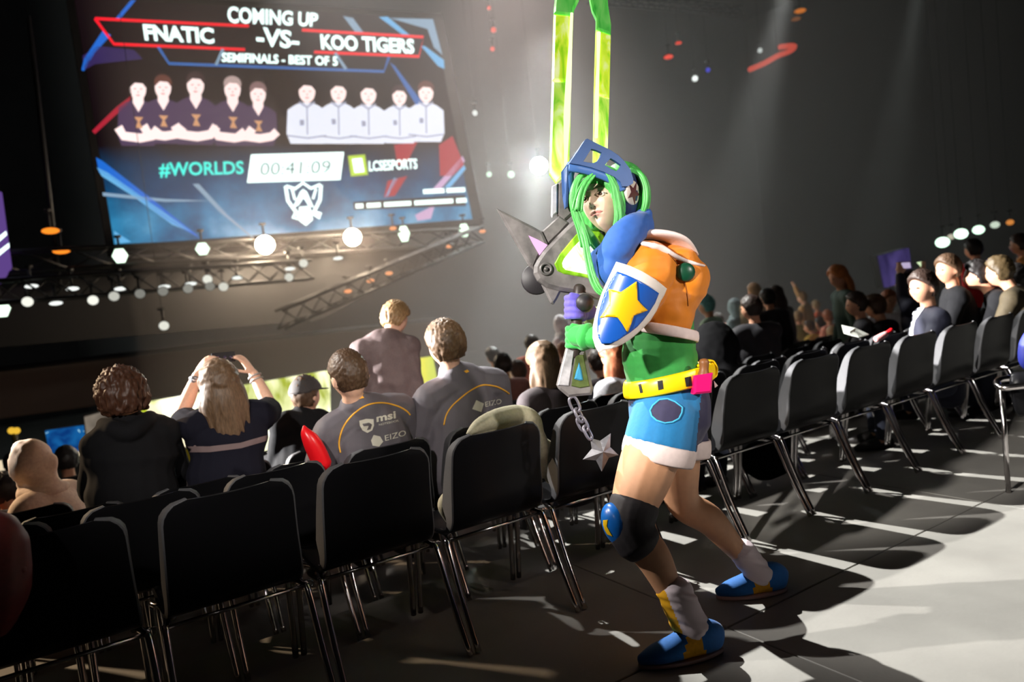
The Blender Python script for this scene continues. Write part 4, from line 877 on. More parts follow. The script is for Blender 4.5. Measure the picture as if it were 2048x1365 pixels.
# helmet
helm = mat('helmet_blue', (58, 88, 140), .42, noise_amt=.05, noise_scale=30); helm_d = mat('helmet_shade_blue', (38, 48, 92), .5)  # helm_d: darker copy of the helmet blue, shade of the cheek guard in its colour
from mathutils.geometry import tessellate_polygon
def holed(loops, vec):
    """flat-ish plate with holes: loops of points in space, thickened along vec"""
    vec = V(vec); allp = [V(p) for l in loops for p in l]; n = len(allp)
    nr = sum(((V(loops[0][i]).cross(V(loops[0][(i + 1) % len(loops[0])]))) for i in range(len(loops[0]))), V()).normalized()
    a = nr.orthogonal().normalized(); b = nr.cross(a)
    tri = tessellate_polygon([[V((V(p).dot(a), V(p).dot(b), 0)) for p in l] for l in loops])
    vs = allp + [p + vec for p in allp]; fs = [tuple(t) for t in tri] + [tuple(i + n for i in reversed(t)) for t in tri]; s = 0
    for l in loops:
        m = len(l)
        for i in range(m): fs.append((s + i, s + (i + 1) % m, s + (i + 1) % m + n, s + i + n))
        s += m
    me = mk((vs, fs)); bm = bmesh.new(); bm.from_mesh(me); bmesh.ops.recalc_face_normals(bm, faces=bm.faces); bm.to_mesh(me); bm.free(); return me
def mir(p): p = V(p); return p - hr * (2 * (p - HC).dot(hr))
def vd(x, y): return 2.738 + (x - 1139) * .00050 + (327 - y) * .00045
def vp(c): x, y = 1120 + c[0] / 6.825, 270 + c[1] / 6.825; return P(x, y, vd(x, y))
outer = [(130, 385), (240, 225), (345, 62), (375, 50), (530, 130), (690, 205), (800, 280), (880, 360), (960, 470), (1000, 600), (1000, 660), (930, 700), (850, 705), (825, 640), (750, 575), (600, 505), (430, 445), (260, 405)]
h1 = [(318, 362), (372, 280), (428, 190), (500, 208), (570, 240), (548, 300), (510, 360), (460, 382), (390, 378)]; h2 = [(612, 412), (650, 365), (692, 318), (760, 355), (832, 408), (815, 450), (768, 496), (690, 460)]
vis = holed([[vp(c) for c in outer], [vp(c) for c in h1[::-1]], [vp(c) for c in h2[::-1]]], F_ * .014 + hr * .004)
link('visor', vis, helm, cos, False)
visf = prism([vp((136, 385)) + F_ * .015, vp((350, 66)) + F_ * .015, mir(vp((690, 230))), mir(vp((960, 500))), mir(vp((950, 680))), mir(vp((840, 700)))], hr * .01)
add('visor', visf, helm, cos, False)
lip_ = [(130, 385), (260, 405), (430, 445), (600, 505), (750, 575), (825, 640), (852, 705)]
add('visor_lip', sweep([vp(c) + F_ * .012 - U_ * .012 for c in lip_], [(.005, .016)] * 7, 8, .5, side=F_), mat('helmet_lip', (66, 106, 168), .4), cos)
add('front_ridge', sweep([P(1139, 326, 2.773), P(1142, 350, 2.80), P(1144, 385, 2.84)], [(.012, .008)] * 3, 8, .5), MATS['helmet_lip'], cos)
earc = P(1267, 386, 2.815); en = (R_ * .72 - F_ * .62 - U_ * .06).normalized(); ea = (U_ * .97 - R_ * .22); ea = (ea - en * ea.dot(en)).normalized(); eb = en.cross(ea)
add('cheek_guard', limb([P(1258, 352, 2.84), P(1262, 385, 2.84), P(1258, 418, 2.845), P(1252, 445, 2.86)], [(.05, .02), (.055, .022), (.045, .022), (.03, .02)], 14, 4, eb), helm_d, cos)
def dring(c, r, n=28): return [c + eb * (r * math.cos(2 * math.pi * k / n)) + ea * (r * math.sin(2 * math.pi * k / n)) for k in range(n)]
add('ear_disc', prism(dring(earc, .046), -en * .025, .003), mat('disc_cream', (214, 200, 190), .5), cos)
st = [earc + en * .002 + eb * (r * math.cos(a)) + ea * (r * math.sin(a)) for k in range(10) for r, a in ((((.045, .017)[k % 2]), math.pi / 2 + .5 + k * math.pi / 5),)]
add('ear_star', prism(st, -en * .003), mat('disc_maroon', (96, 34, 52), .5), cos, False)
# collar
blue_m = mat('collar_blue', (40, 94, 178), .75, noise_amt=.06, noise_scale=40, sheen=.2)
cg = [limb(Pz([(1198, 520, 2.90), (1215, 512, 2.80), (1236, 488, 2.745), (1262, 462, 2.76), (1282, 452, 2.83), (1286, 455, 2.93), (1262, 478, 3.02), (1225, 510, 3.0), (1204, 522, 2.92)]), [(.05, .04), (.058, .042), (.062, .046), (.062, .046), (.055, .042), (.055, .042), (.055, .042), (.05, .04), (.045, .04)], 14, 4, U_),
      limb(Pz([(1190, 515, 2.84), (1204, 530, 2.82), (1216, 555, 2.80)]), [.035, .05, .03], 12, 4), limb(Pz([(1245, 500, 2.78), (1220, 545, 2.78), (1214, 565, 2.79)]), [.06, .05, .03], 12, 4), limb(Pz([(1278, 440, 2.85), (1292, 428, 2.86), (1296, 432, 2.88)]), [.035, .028, .015], 10, 3)]
link('collar', fuse(cg, .008, 5), blue_m, cos)
# jacket, trims
orange = mat('jacket_orange', (222, 128, 12), .62, noise_amt=.08, noise_scale=14, bump=.35, bump_scale=22, sheen=.15); creamw = mat('trim_white', (236, 216, 212), .75, noise_amt=.05, noise_scale=60)
jg = [limb(Pz([(1326, 655, 2.94), (1324, 620, 2.94), (1322, 575, 2.94), (1312, 530, 2.93), (1290, 505, 2.92)]), [(.118, .155), (.128, .165), (.132, .17), (.105, .15), (.07, .11)], 18, 4, R_),
      ball(P(1365, 565, 2.91), (.104, .135, .105), 24, 14, (R_, -F_, U_)), ball(P(1350, 600, 2.92), (.085, .14, .09), 20, 12, (R_, -F_, U_)), ball(P(1350, 520, 2.9), (.085, .12, .06), 16, 10, (R_, -F_, U_)),
      limb([P(1285, 515, 2.82), K['sl'] + U_ * .005, K['sl'].lerp(K['el'], .3), K['sl'].lerp(K['el'], .78)], [.075, .098, .098, .075], 14, 4), limb([P(1265, 515, 3.0), K['sr'], K['sr'].lerp(K['er'], .5)], [.08, .09, .065], 14, 4)]
me = fuse(jg, .009, 9)
ripple(me, .008, lambda c: noise.noise(c * 14) + .5 * noise.noise(V((c.x * 8, c.y * 8, c.z * 40))))
link('jacket', me, orange, cos)
jb = BVHTree.FromPolygons([v.co for v in me.vertices], [tuple(p.vertices) for p in me.polygons])
decal_line('seam', [(1318, 492), (1338, 510), (1356, 532), (1368, 562), (1374, 590), (1376, 612)], jb, mat('seam_brown', (140, 78, 16), .8), cos, .0018, 2.8)
add('hood_trim', limb([stick(jb, *q, .004, 2.8) for q in ((1246, 498), (1262, 488), (1290, 490), (1320, 498), (1345, 512), (1370, 522), (1392, 530), (1407, 533))], [(.010, .008), (.012, .009), (.013, .009), (.013, .009), (.011, .008), (.009, .007), (.007, .006), (.005, .004)], 12, 4, R_), creamw, cos)
add('hood_lining', limb(Pz([(1268, 482, 2.86), (1300, 470, 2.84), (1335, 474, 2.84), (1362, 490, 2.86), (1385, 512, 2.88)]), [(.014, .05), (.018, .07), (.018, .08), (.013, .07), (.006, .04)], 14, 4, U_), creamw, cos)
add('button', ball(stick(jb, 1371, 546, .008, 2.78), (.036, .036, .018), 18, 10, (R_, U_, -F_)), mat('button_green', (14, 66, 44), .35), cos)
def belt_ring(c, a, b, tilt, n=36, k0=0): return [c + R_ * (a * math.cos(2 * math.pi * k / n)) + F_ * (b * math.sin(2 * math.pi * k / n)) + U_ * (tilt * math.cos(2 * math.pi * k / n)) for k in range(n)]
add('jacket_hem', sweep(belt_ring(P(1328, 664, 2.945), .126, .168, -.022), [(.021, .006)] * 36, 10, closed=True, side=U_), creamw, cos)
# sweater
green_m = mat('sweater_green', (38, 136, 54), .8, noise_amt=.06, noise_scale=50, sheen=.2, bump=.2, bump_scale=40)
me = fuse([limb(Pz([(1338, 800, 2.95), (1330, 765, 2.95), (1322, 735, 2.95), (1318, 700, 2.95), (1322, 655, 2.95), (1318, 600, 2.94), (1280, 520, 2.92)]), [(.135, .15), (.142, .15), (.145, .145), (.145, .145), (.128, .145), (.11, .14), (.07, .1)], 18, 4, R_)], .009, 4)
ripple(me, .004, lambda c: noise.noise(V((c.x * 6, c.y * 6, c.z * 50))))
link('sweater', me, green_m, cos)
add('sleeve', limb([K['sr'].lerp(K['er'], .35), K['er'], K['er'].lerp(K['wr'], .5), K['er'].lerp(K['wr'], .95)], [.05, .05, .046, .038], 12, 4), mat('sleeve_pale_green', (176, 196, 132), .8, bump=.3, bump_scale=40), cos)
# belt
yel = mat('belt_yellow', (250, 208, 14), .35); bc = P(1338, 760, 2.95)
add('belt', sweep(belt_ring(bc, .172, .175, .042), [(.034, .008)] * 36, 10, closed=True, side=U_), yel, cos)
bb = BVHTree.FromPolygons(*[x for x in sweep(belt_ring(bc, .172, .175, .042), [(.034, .008)] * 36, 10, closed=True, side=U_)])
slot = mat('slot_black', (16, 14, 14), .7)
for pts in ([(1277, 770), (1282, 768), (1286, 785), (1281, 787)], [(1315, 763), (1325, 761), (1327, 778), (1317, 781)], [(1369, 756), (1381, 753), (1384, 772), (1372, 774)]): decal_poly('belt_slot', pts, bb, slot, cos, 3, .002, 2.77)
add('belt_loop', sweep(cr([tuple(P(*q)) for q in ((1398, 732, 2.86), (1418, 722, 2.88), (1430, 735, 2.9), (1428, 752, 2.9), (1412, 760, 2.88))], 4), [(.03, .006)] * 17, 10, .5, side=-F_), yel, cos)
bot = add('potion_bottle', prism(Pz([(1389, 752, 2.745), (1427, 746, 2.745), (1424, 786, 2.745), (1388, 790, 2.745)]), F_ * .06, .008), mat('potion_pink', (226, 24, 110), .22), cos, False)
add('bottle_cork', limb(Pz([(1407, 750, 2.775), (1408, 738, 2.775), (1408, 724, 2.775)]), [.022, .017, .02], 12, 3), mat('cork_brown', (134, 84, 44), .5), bot)
add('tag', prism(Pz([(1428, 762, 2.78), (1436, 772, 2.78), (1430, 776, 2.78)]), F_ * .004), creamw, bot, False)
# shorts
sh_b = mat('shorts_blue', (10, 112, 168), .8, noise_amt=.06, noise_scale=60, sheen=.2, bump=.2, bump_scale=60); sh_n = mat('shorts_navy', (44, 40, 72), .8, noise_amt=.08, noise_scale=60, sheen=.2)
hemL = [(1250, 888), (1388, 920)]
me = fuse([limb(Pz([(1340, 772, 2.95), (1338, 800, 2.95), (1340, 850, 2.95)]), [(.148, .155), (.160, .165), (.158, .165)], 18, 4, R_), limb([P(1335, 820, 2.88), P(1326, 860, 2.87), P(1320, 893, 2.86)], [.130, .136, .140], 18, 4), limb([P(1350, 820, 3.02), P(1356, 860, 3.03), P(1362, 893, 3.04)], [.12, .115, .112], 18, 4)], .009, 4)
def pix(p): d = V(p) - CAM; z = d.dot(F_); return 1024 + FPX * d.dot(R_) / z, 682.5 - FPX * d.dot(U_) / z
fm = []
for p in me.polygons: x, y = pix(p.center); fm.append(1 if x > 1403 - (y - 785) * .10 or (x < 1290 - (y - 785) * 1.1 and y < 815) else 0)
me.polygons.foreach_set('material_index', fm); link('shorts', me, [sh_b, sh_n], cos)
sb = BVHTree.FromPolygons([v.co for v in me.vertices], [tuple(p.vertices) for p in me.polygons])
pent = [(1301, 822), (1306, 812), (1319, 801), (1335, 799), (1350, 805), (1364, 816), (1363, 826), (1357, 838), (1345, 845), (1330, 847), (1314, 842), (1304, 833)]
decal_poly('shorts_opening', pent, sb, sh_n, cos, 5, .003, 2.75)
add('opening_edge', sweep([stick(sb, x, y, .003, 2.75) for x, y in dense(pent, 4)], .0035, 6, closed=True), mat('edge_cyan', (60, 170, 215), .7), cos)
def hem(c, axis, a, b, m, r=(.036, .006)):
    ax = V(axis).normalized(); e1 = (R_ - ax * R_.dot(ax)).normalized(); e2 = ax.cross(e1)
    return add('shorts_hem', sweep([c + e1 * (a * math.cos(2 * math.pi * k / 32)) + e2 * (b * math.sin(2 * math.pi * k / 32)) for k in range(32)], [r] * 32, 10, closed=True, side=ax), m, cos)
hem(P(1318, 902, 2.86), U_ * .97 + R_ * .22, .135, .135, creamw); hem(P(1364, 896, 3.04), U_, .11, .11, creamw)
# knee pad
kn = mat('knee_black', (34, 28, 32), .75, noise_amt=.2, noise_scale=60, bump=.3, bump_scale=30)
me = fuse([limb(Pz([(1270, 1008, 2.795), (1262, 1035, 2.785), (1264, 1062, 2.775), (1280, 1090, 2.765)]), [(.094, .094), (.092, .092), (.088, .088), (.084, .084)], 18, 4)], .007, 3); link('knee_band', me, kn, cos)
kc = P(1232, 1050, 2.765); ka, kb_, kn_ = (U_ * .94 - R_ * .33), (-F_ * .75 + R_ * .5), (-R_ * .88 - U_ * .28 - F_ * .4)
kn_ = kn_.normalized(); ka = (ka - kn_ * ka.dot(kn_)).normalized(); kb_ = kn_.cross(ka)
cup_g = ball(kc, (.084, .066, .046), 24, 16, (ka, kb_, kn_)); kp = add('knee_cup', cup_g, mat('cup_blue', (22, 104, 192), .3, noise_amt=.15, noise_scale=30), cos)
kt = BVHTree.FromPolygons(*cup_g); decal_poly('knee_star', [(1207, 1041), (1216, 1040), (1214, 1053), (1225, 1073), (1215, 1069), (1210, 1060), (1207, 1050)], kt, mat('star_yellow', (250, 198, 20), .4), kp, 3, .002, 2.74)
# leg warmers and shoes
sock_w = mat('sock_white', (232, 214, 220), .85, bump=.4, bump_scale=35); sock_y = mat('sock_yellow', (246, 178, 10), .85, bump=.4, bump_scale=35)
def warmer(pts, rad, sel):
    me = fuse([limb(Pz(pts), rad, 20, 5)], .006, 2)
    ripple(me, .007, lambda c: noise.noise(V((c.x * 9, c.y * 9, c.z * 55 + c.x * 25))))
    fm = [1 if sel(*pix(p.center)) else 0 for p in me.polygons]; me.polygons.foreach_set('material_index', fm); return link('leg_warmer', me, [sock_w, sock_y], cos)
warmer([(1345, 1176, 2.748), (1358, 1205, 2.742), (1372, 1235, 2.738), (1386, 1262, 2.734)], [.062, .066, .066, .068], lambda x, y: x < 1329 + (y - 1180) * .42)
warmer([(1482, 1100, 3.155), (1500, 1125, 3.165), (1520, 1152, 3.175)], [.056, .058, .060], lambda x, y: x < 1452 + (y - 1100) * .5)
shb = mat('shoe_blue', (18, 100, 178), .8, noise_amt=.08, noise_scale=80, sheen=.2); shy = mat('shoe_yellow', (226, 160, 16), .8, noise_amt=.08, noise_scale=80); sole_m = mat('shoe_sole', (196, 160, 158), .7)
def slipper(heel, toe):
    h, t = heel, toe; f = (t - h); L = f.length; f.normalize(); s = f.cross(V((0, 0, 1)))
    pts = [h + f * L * a + V((0, 0, z)) for a, z in ((.04, .055), (.18, .065), (.36, .062), (.58, .048), (.8, .038), (.97, .03))]; rad = [(.03, .05), (.04, .068), (.044, .062), (.05, .046), (.046, .034), (.02, .02)]
    g = limb(pts, rad, 16, 5, s); me = mk(([V((p.x, p.y, max(.014, p.z))) for p in g[0]], g[1])); fm = []
    for p in me.polygons: a = (p.center - h).dot(f) / L; fm.append(1 if .27 + (p.center.z - .05) * 1.0 < a < .50 - (p.center.z - .05) * 1.2 else 0)
    me.polygons.foreach_set('material_index', fm); o = link('shoe', me, [shb, shy], cos)
    out = []
    for i in range(28):
        q = 2 * math.pi * i / 28; a = .5 - .5 * math.cos(q); w_ = math.sin(q) * (.041 + .012 * math.sin(min(1, a * 1.3) * 2.4)); out.append(h + f * (L * (-.01 + 1.02 * a)) + s * w_ + V((0, 0, .001)))
    add('sole', prism(out, (0, 0, .016), .003), sole_m, o)
slipper(at_z(1446, 1303, .0), at_z(1279, 1338, .0)); slipper(at_z(1574, 1182, .0), at_z(1434, 1199, .0))
# gloves
gl = mat('glove_green', (52, 178, 74), .8, sheen=.2, bump=.2, bump_scale=60); gp = mat('glove_purple', (104, 92, 200), .75, sheen=.2, bump=.2, bump_scale=60)
SWD = 2.93                                                             # depth of the sword
def grip(cx, y0, y1, d, m, cuff):
    """a fist round the sword handle: four fingers wrapped one above the other, thumb, cuff"""
    g = []
    hx = P(cx, (y0 + y1) / 2, SWD)
    for i in range(4):
        y = y0 + (y1 - y0) * (i + .5) / 4; c = P(cx, y, SWD); r = .033; pts = []
        for k in range(9):
            q = math.pi * (.02 + 1.35 * k / 8); pts.append(c + R_ * (r * math.cos(q)) * 1.0 - F_ * (r * math.sin(q)) + U_ * .0)
        g.append(sweep(pts, [.0125] * 8 + [.009], 10, .8))
    g.append(limb([P(cx + 14, y0 + 3, d), P(cx + 16, (y0 + y1) / 2, d), P(cx + 14, y1 - 2, d)], [(.02, .03), (.026, .034), (.02, .03)], 12, 4, R_))
    g.append(sweep([P(cx + 12, y0 + 14, d - .02), P(cx + 2, y0 + 2, SWD - .036), P(cx - 8, y0 - 1, SWD - .034)], [.014, .013, .010], 8, .8))
    return g + cuff
gg = grip(1152, 652, 698, 2.89, gl, [limb([P(1152, 672, 2.86), P(1166, 673, 2.83), P(1184, 675, 2.80), P(1192, 676, 2.795)], [(.044, .04), (.046, .042), (.045, .042), (.047, .044)], 14, 4)])
link('glove', fuse(gg, .005, 5), gl, cos)
add('glove_cuff', sweep(belt_ring(P(1181, 675, 2.803), .0, .0, 0, 1), .01, 4, 0) if False else limb([P(1172, 673, 2.815), P(1176, 674, 2.81)], [.052, .052], 16, 3), gl, cos)
gg = grip(1150, 590, 640, 2.97, gp, [limb([P(1166, 615, 2.98), P(1180, 626, 3.01)], [.036, .034], 12, 4)]); link('glove', fuse(gg, .005, 3), gp, cos)
# star shield on the near arm
def cz(c): return 1090 + c[0] / 3.79, 430 + c[1] / 3.79
A0, A1 = V((1282, 530)), V((1212, 705)); axd = (A1 - A0).normalized(); axn = V((-axd.y, axd.x))
def sd(x, y): s = (V((x, y)) - A0).dot(axn); return 2.60 + .055 * (s / 60) ** 2 + .012 * ((V((x, y)) - A0).dot(axd) - 90) / 90
def shell(name, pts, m, lift, th, step=5, parent=None):
    v, f = fill_px([cz(p) for p in pts], step)
    me = mk(([P(q.x, q.y, sd(q.x, q.y) - lift) for q in v], f)); bm = bmesh.new(); bm.from_mesh(me); bmesh.ops.recalc_face_normals(bm, faces=bm.faces)
    if sum((f_.normal.dot(F_) for f_ in bm.faces)) > 0: bmesh.ops.reverse_faces(bm, faces=bm.faces)
    bm.to_mesh(me); bm.free(); me = evaluate(me, [('SOLIDIFY', dict(thickness=th, offset=-1))]); return link(name, me, m, parent or cos, True)
sf = shell('arm_shield', [(540, 355), (640, 385), (740, 430), (840, 490), (925, 560), (905, 610), (880, 650), (845, 730), (800, 800), (750, 855), (700, 900), (640, 950), (590, 980), (540, 1005), (490, 1020), (440, 1030), (408, 1048), (380, 1000), (360, 930), (362, 850), (375, 780), (395, 700), (420, 620), (450, 545), (480, 480)], mat('shield_white', (238, 226, 216), .6), 0, .014, 5)
shell('shield_field', [(545, 428), (620, 455), (700, 492), (790, 545), (865, 595), (835, 670), (790, 740), (745, 800), (700, 850), (650, 890), (600, 922), (550, 955), (500, 975), (430, 977), (405, 930), (397, 880), (398, 800), (410, 730), (430, 660), (450, 600), (490, 515)], mat('shield_blue', (24, 86, 180), .32), .016, .015, 4)
shell('shield_star', [(695, 505), (700, 580), (702, 645), (740, 688), (780, 725), (720, 748), (675, 765), (655, 825), (628, 893), (590, 830), (550, 778), (480, 772), (415, 780), (455, 725), (490, 670), (486, 610), (480, 560), (530, 573), (575, 585), (635, 545)], mat('shield_yellow', (252, 190, 14), .38), .021, .008, 4)
# ------------------------------------------------------------------ the neon sword
SW = thing('prop_sword', 'tall glowing green neon blade sword with grey spiked guard and chained star', 'sword', P(1150, 740, SWD))
def g2(c): return 970 + c[0] / 3.79, 260 + c[1] / 3.79
def g1(c): return 980 + c[0] / 3.4125, c[1] / 3.4125
def g4(c): return 1090 + c[0] / 4.265, 680 + c[1] / 4.265
def plate(name, pts, m, d, th, conv=None, bev=.006, parent=None, smooth=False):
    q = [P(*(conv(p) if conv else p), d) for p in pts]; return add(name, prism(q, F_ * th, bev), m, parent or SW, smooth)
def neon(name, lo, mid, hi, s):
    m = bpy.data.materials.new(name); m.use_nodes = True; nt = m.node_tree; nt.nodes.clear(); N = nt.nodes.new
    tc = N('ShaderNodeTexCoord'); mp = N('ShaderNodeMapping'); mp.inputs['Scale'].default_value = (16, 16, 5); nz = N('ShaderNodeTexNoise'); nz.inputs['Scale'].default_value = 1.; nz.inputs['Detail'].default_value = 5; nz.inputs['Distortion'].default_value = 1.2
    rp = N('ShaderNodeValToRGB'); e = rp.color_ramp.elements; e[0].position = .36; e[0].color = lin(lo); e[1].position = .68; e[1].color = lin(hi); x = e.new(.5); x.color = lin(mid)
    em = N('ShaderNodeEmission'); em.inputs[1].default_value = s; gl_ = N('ShaderNodeBsdfPrincipled'); gl_.inputs['Roughness'].default_value = .3; ad = N('ShaderNodeAddShader'); ou = N('ShaderNodeOutputMaterial')
    for a, b in ((tc.outputs['Object'], mp.inputs[0]), (mp.outputs[0], nz.inputs['Vector']), (nz.outputs['Fac'], rp.inputs[0]), (rp.outputs[0], em.inputs[0]), (rp.outputs[0], gl_.inputs['Base Color']), (em.outputs[0], ad.inputs[0]), (gl_.outputs[0], ad.inputs[1]), (ad.outputs[0], ou.inputs[0])): nt.links.new(a, b)
    return m
n1 = neon('neon_lime', (120, 205, 40), (196, 238, 90), (240, 255, 190), .7); n2 = neon('neon_yellow', (150, 215, 30), (216, 242, 60), (255, 255, 205), .8); n3 = neon('neon_green', (70, 195, 70), (110, 225, 95), (150, 240, 120), .5)
hot = glow('neon_white', (255, 255, 205), 1.25)
BD = 2.99
for pts, m in (([(438, 40), (445, -20), (612, -20), (575, 55), (570, 100), (436, 88)], n3), ([(436, 92), (570, 106), (562, 330), (556, 552), (424, 545), (430, 300)], n2), ([(424, 549), (556, 556), (548, 880), (541, 1185), (500, 1205), (455, 1248), (405, 1180), (414, 880)], n1),
               ([(683, -20), (805, -20), (808, 30), (828, 160), (826, 232), (726, 196), (728, 120), (700, 60)], n3), ([(726, 200), (826, 236), (816, 668), (714, 632)], n2), ([(714, 636), (816, 672), (805, 1020), (800, 1110), (705, 1130), (710, 900)], n1)):
    plate('neon_segment', pts, m, BD, .045, g1, .008)
plate('neon_tip', [(445, -24), (500, -150), (640, -260), (770, -150), (806, -24), (684, -24), (640, -90), (610, -24)], n3, BD, .045, g1, .008)
add('light_tube', sweep([P(*g1(p), BD - .004) for p in ((558, 90), (549, 300), (536, 560), (524, 800), (516, 1130))], [(.006, .005), (.007, .005), (.012, .005), (.013, .005), (.006, .005)], 10, .5, side=R_), hot, SW)
add('light_tube', sweep([P(*g1(p), BD - .004) for p in ((742, 220), (738, 420), (730, 640), (725, 940))], [(.008, .005), (.006, .005), (.008, .005), (.007, .005)], 10, .5, side=R_), hot, SW)
foam = mat('foam_dark', (112, 107, 106), .55, noise_amt=.3, noise_scale=22, bump=.15, bump_scale=80); foam_l = mat('foam_pale', (186, 184, 188), .45, noise_amt=.25, noise_scale=35)  # foam_l: paler grey for the left faces of guard and pommel
plate('guard_block', [(552, 400), (600, 362), (640, 335), (700, 420), (725, 560), (660, 640), (602, 692), (548, 632)], foam, 2.97, .07, g2, .008)
plate('guard_edge', [(507, 425), (550, 402), (548, 625), (512, 655), (503, 635)], foam_l, 2.965, .05, g2, .004)
plate('guard_arm', [(560, 650), (640, 702), (570, 780), (478, 868), (430, 768)], foam, 2.965, .06, g2, .006)
plate('guard_spike', [(88, 592), (240, 668), (360, 728), (432, 768), (478, 868), (415, 952), (370, 1060), (335, 1030), (250, 885), (170, 745)], foam, 2.95, .05, g2, .010)
plate('pink_light', [(330, 800), (400, 832), (474, 872), (440, 915), (414, 950), (365, 868)], glow('pink_glow', (255, 190, 245), 1.3), 2.946, .01, g2, .002)
plate('guard_body', [(370, 1085), (372, 1030), (395, 985), (440, 920), (520, 830), (610, 740), (690, 672), (800, 660), (900, 720), (960, 900), (965, 1100), (940, 1220), (880, 1282), (780, 1262), (700, 1238), (560, 1216), (470, 1190), (400, 1140)], foam, 2.925, .10, g2, .014)
plate('panel_frame', [(525, 1015), (560, 950), (650, 840), (740, 735), (830, 735), (900, 800), (945, 1000), (942, 1130), (900, 1150), (760, 1118), (600, 1092), (550, 1070)], neon('frame_lime', (92, 140, 20), (130, 185, 35), (165, 215, 60), .25), 2.918, .02, g2, .004)
plate('light_panel', [(585, 1010), (600, 975), (670, 890), (740, 818), (810, 820), (870, 870), (905, 1000), (926, 1105), (880, 1122), (760, 1092), (612, 1062), (590, 1040)], neon('panel_white', (190, 235, 60), (250, 255, 225), (255, 255, 245), 1.1), 2.914, .012, g2, .003)
bolt = P(*g2((462, 1055)), 2.92)
add('bolt', join(sweep([bolt + R_ * .021 * math.cos(k * math.pi / 10) + U_ * .021 * math.sin(k * math.pi / 10) for k in range(20)], .005, 8, closed=True), ball(bolt, (.009, .009, .006), 10, 6, (R_, U_, F_))), mat('bolt_grey', (110, 106, 104), .4, .3), SW)
dc = P(*g2((392, 1130)), 2.99)
add('guard_disc', prism([dc + R_ * .062 * math.cos(k * math.pi / 14) + U_ * .062 * math.sin(k * math.pi / 14) for k in range(28)], F_ * .04, .004), mat('foam_black', (44, 40, 44), .5), SW)
plate('lower_spike', [(430, 1172), (500, 1196), (582, 1214), (548, 1282), (522, 1322), (500, 1312), (465, 1245)], foam, 2.94, .05, g2, .008)
add('handle', limb([P(1158, 575, SWD), P(1153, 640, SWD), P(1150, 712, SWD)], [.022, .022, .022], 14, 3), mat('handle_brown', (60, 50, 46), .5), SW)
add('handle_ring', limb([P(1165, 600, SWD), P(1163, 612, SWD)], [.045, .045], 18, 2), foam, SW)
add('handle_knob', ball(P(1168, 606, 2.90), .035, 18, 12), mat('foam_black', (44, 40, 44), .5), SW)
plate('pommel', [(185, 70), (255, 95), (345, 92), (375, 240), (412, 420), (400, 472), (290, 482), (200, 492), (120, 425), (103, 392), (145, 220)], foam, 2.915, .07, g4, .010)
plate('pommel_edge', [(188, 72), (250, 98), (228, 240), (204, 394), (110, 388), (150, 215)], foam_l, 2.908, .02, g4, .003)
plate('pommel_inset', [(262, 130), (330, 128), (352, 250), (382, 398), (300, 412), (225, 395)], mat('inset_green', (78, 92, 44), .5, noise_amt=.3, noise_scale=40), 2.909, .02, g4, .003)
plate('gem', [(292, 193), (312, 260), (326, 345), (300, 350), (250, 336), (268, 265)], mat('gem_blue', (70, 150, 190), .2), 2.902, .014, g4, .005)
steelm = mat('chain_steel', (116, 112, 122), .38, .35, noise_amt=.2, noise_scale=60)
for i, (a, b) in enumerate((((225, 490), (280, 612)), ((262, 590), (320, 700)), ((290, 660), (350, 775)), ((335, 740), (395, 848)))):
    a3, b3 = P(*g4(a), 2.93), P(*g4(b), 2.93); ax = (b3 - a3).normalized(); sd_ = (ax.cross(F_).normalized() if i % 2 == 0 else (F_ * .8 + ax.cross(F_) * .6).normalized()); h_ = (b3 - a3).length / 2; c = (a3 + b3) / 2; pts = []
    for k in range(20):
        q = 2 * math.pi * k / 20; pts.append(c + ax * (h_ * math.copysign(abs(math.cos(q)) ** .7, math.cos(q))) + sd_ * (.016 * math.copysign(abs(math.sin(q)) ** .7, math.sin(q))))
    add('chain_link', sweep(pts, .006, 8, closed=True), steelm, SW)
tips = [(560, 798), (628, 985), (484, 1126), (322, 1022), (385, 838)]; inn = [(555, 905), (552, 985), (440, 1035), (405, 935), (465, 862)]; ce = (497, 958)
ring_ = []
for t_, i_ in zip(tips, inn): ring_ += [t_, i_]
ring_ = [(560, 798), (556, 915), (628, 985), (545, 1008), (484, 1126), (435, 1030), (322, 1022), (398, 930), (385, 838), (470, 862)]
vs = [P(*g4(c), 2.93) for c in ring_] + [P(*g4(ce), 2.895), P(*g4(ce), 2.965)]
add('metal_star', (vs, [(i, (i + 1) % 10, 10) for i in range(10)] + [((i + 1) % 10, i, 11) for i in range(10)]), mat('star_steel', (110, 108, 112), .4, .3, noise_amt=.2, noise_scale=40), SW, False)
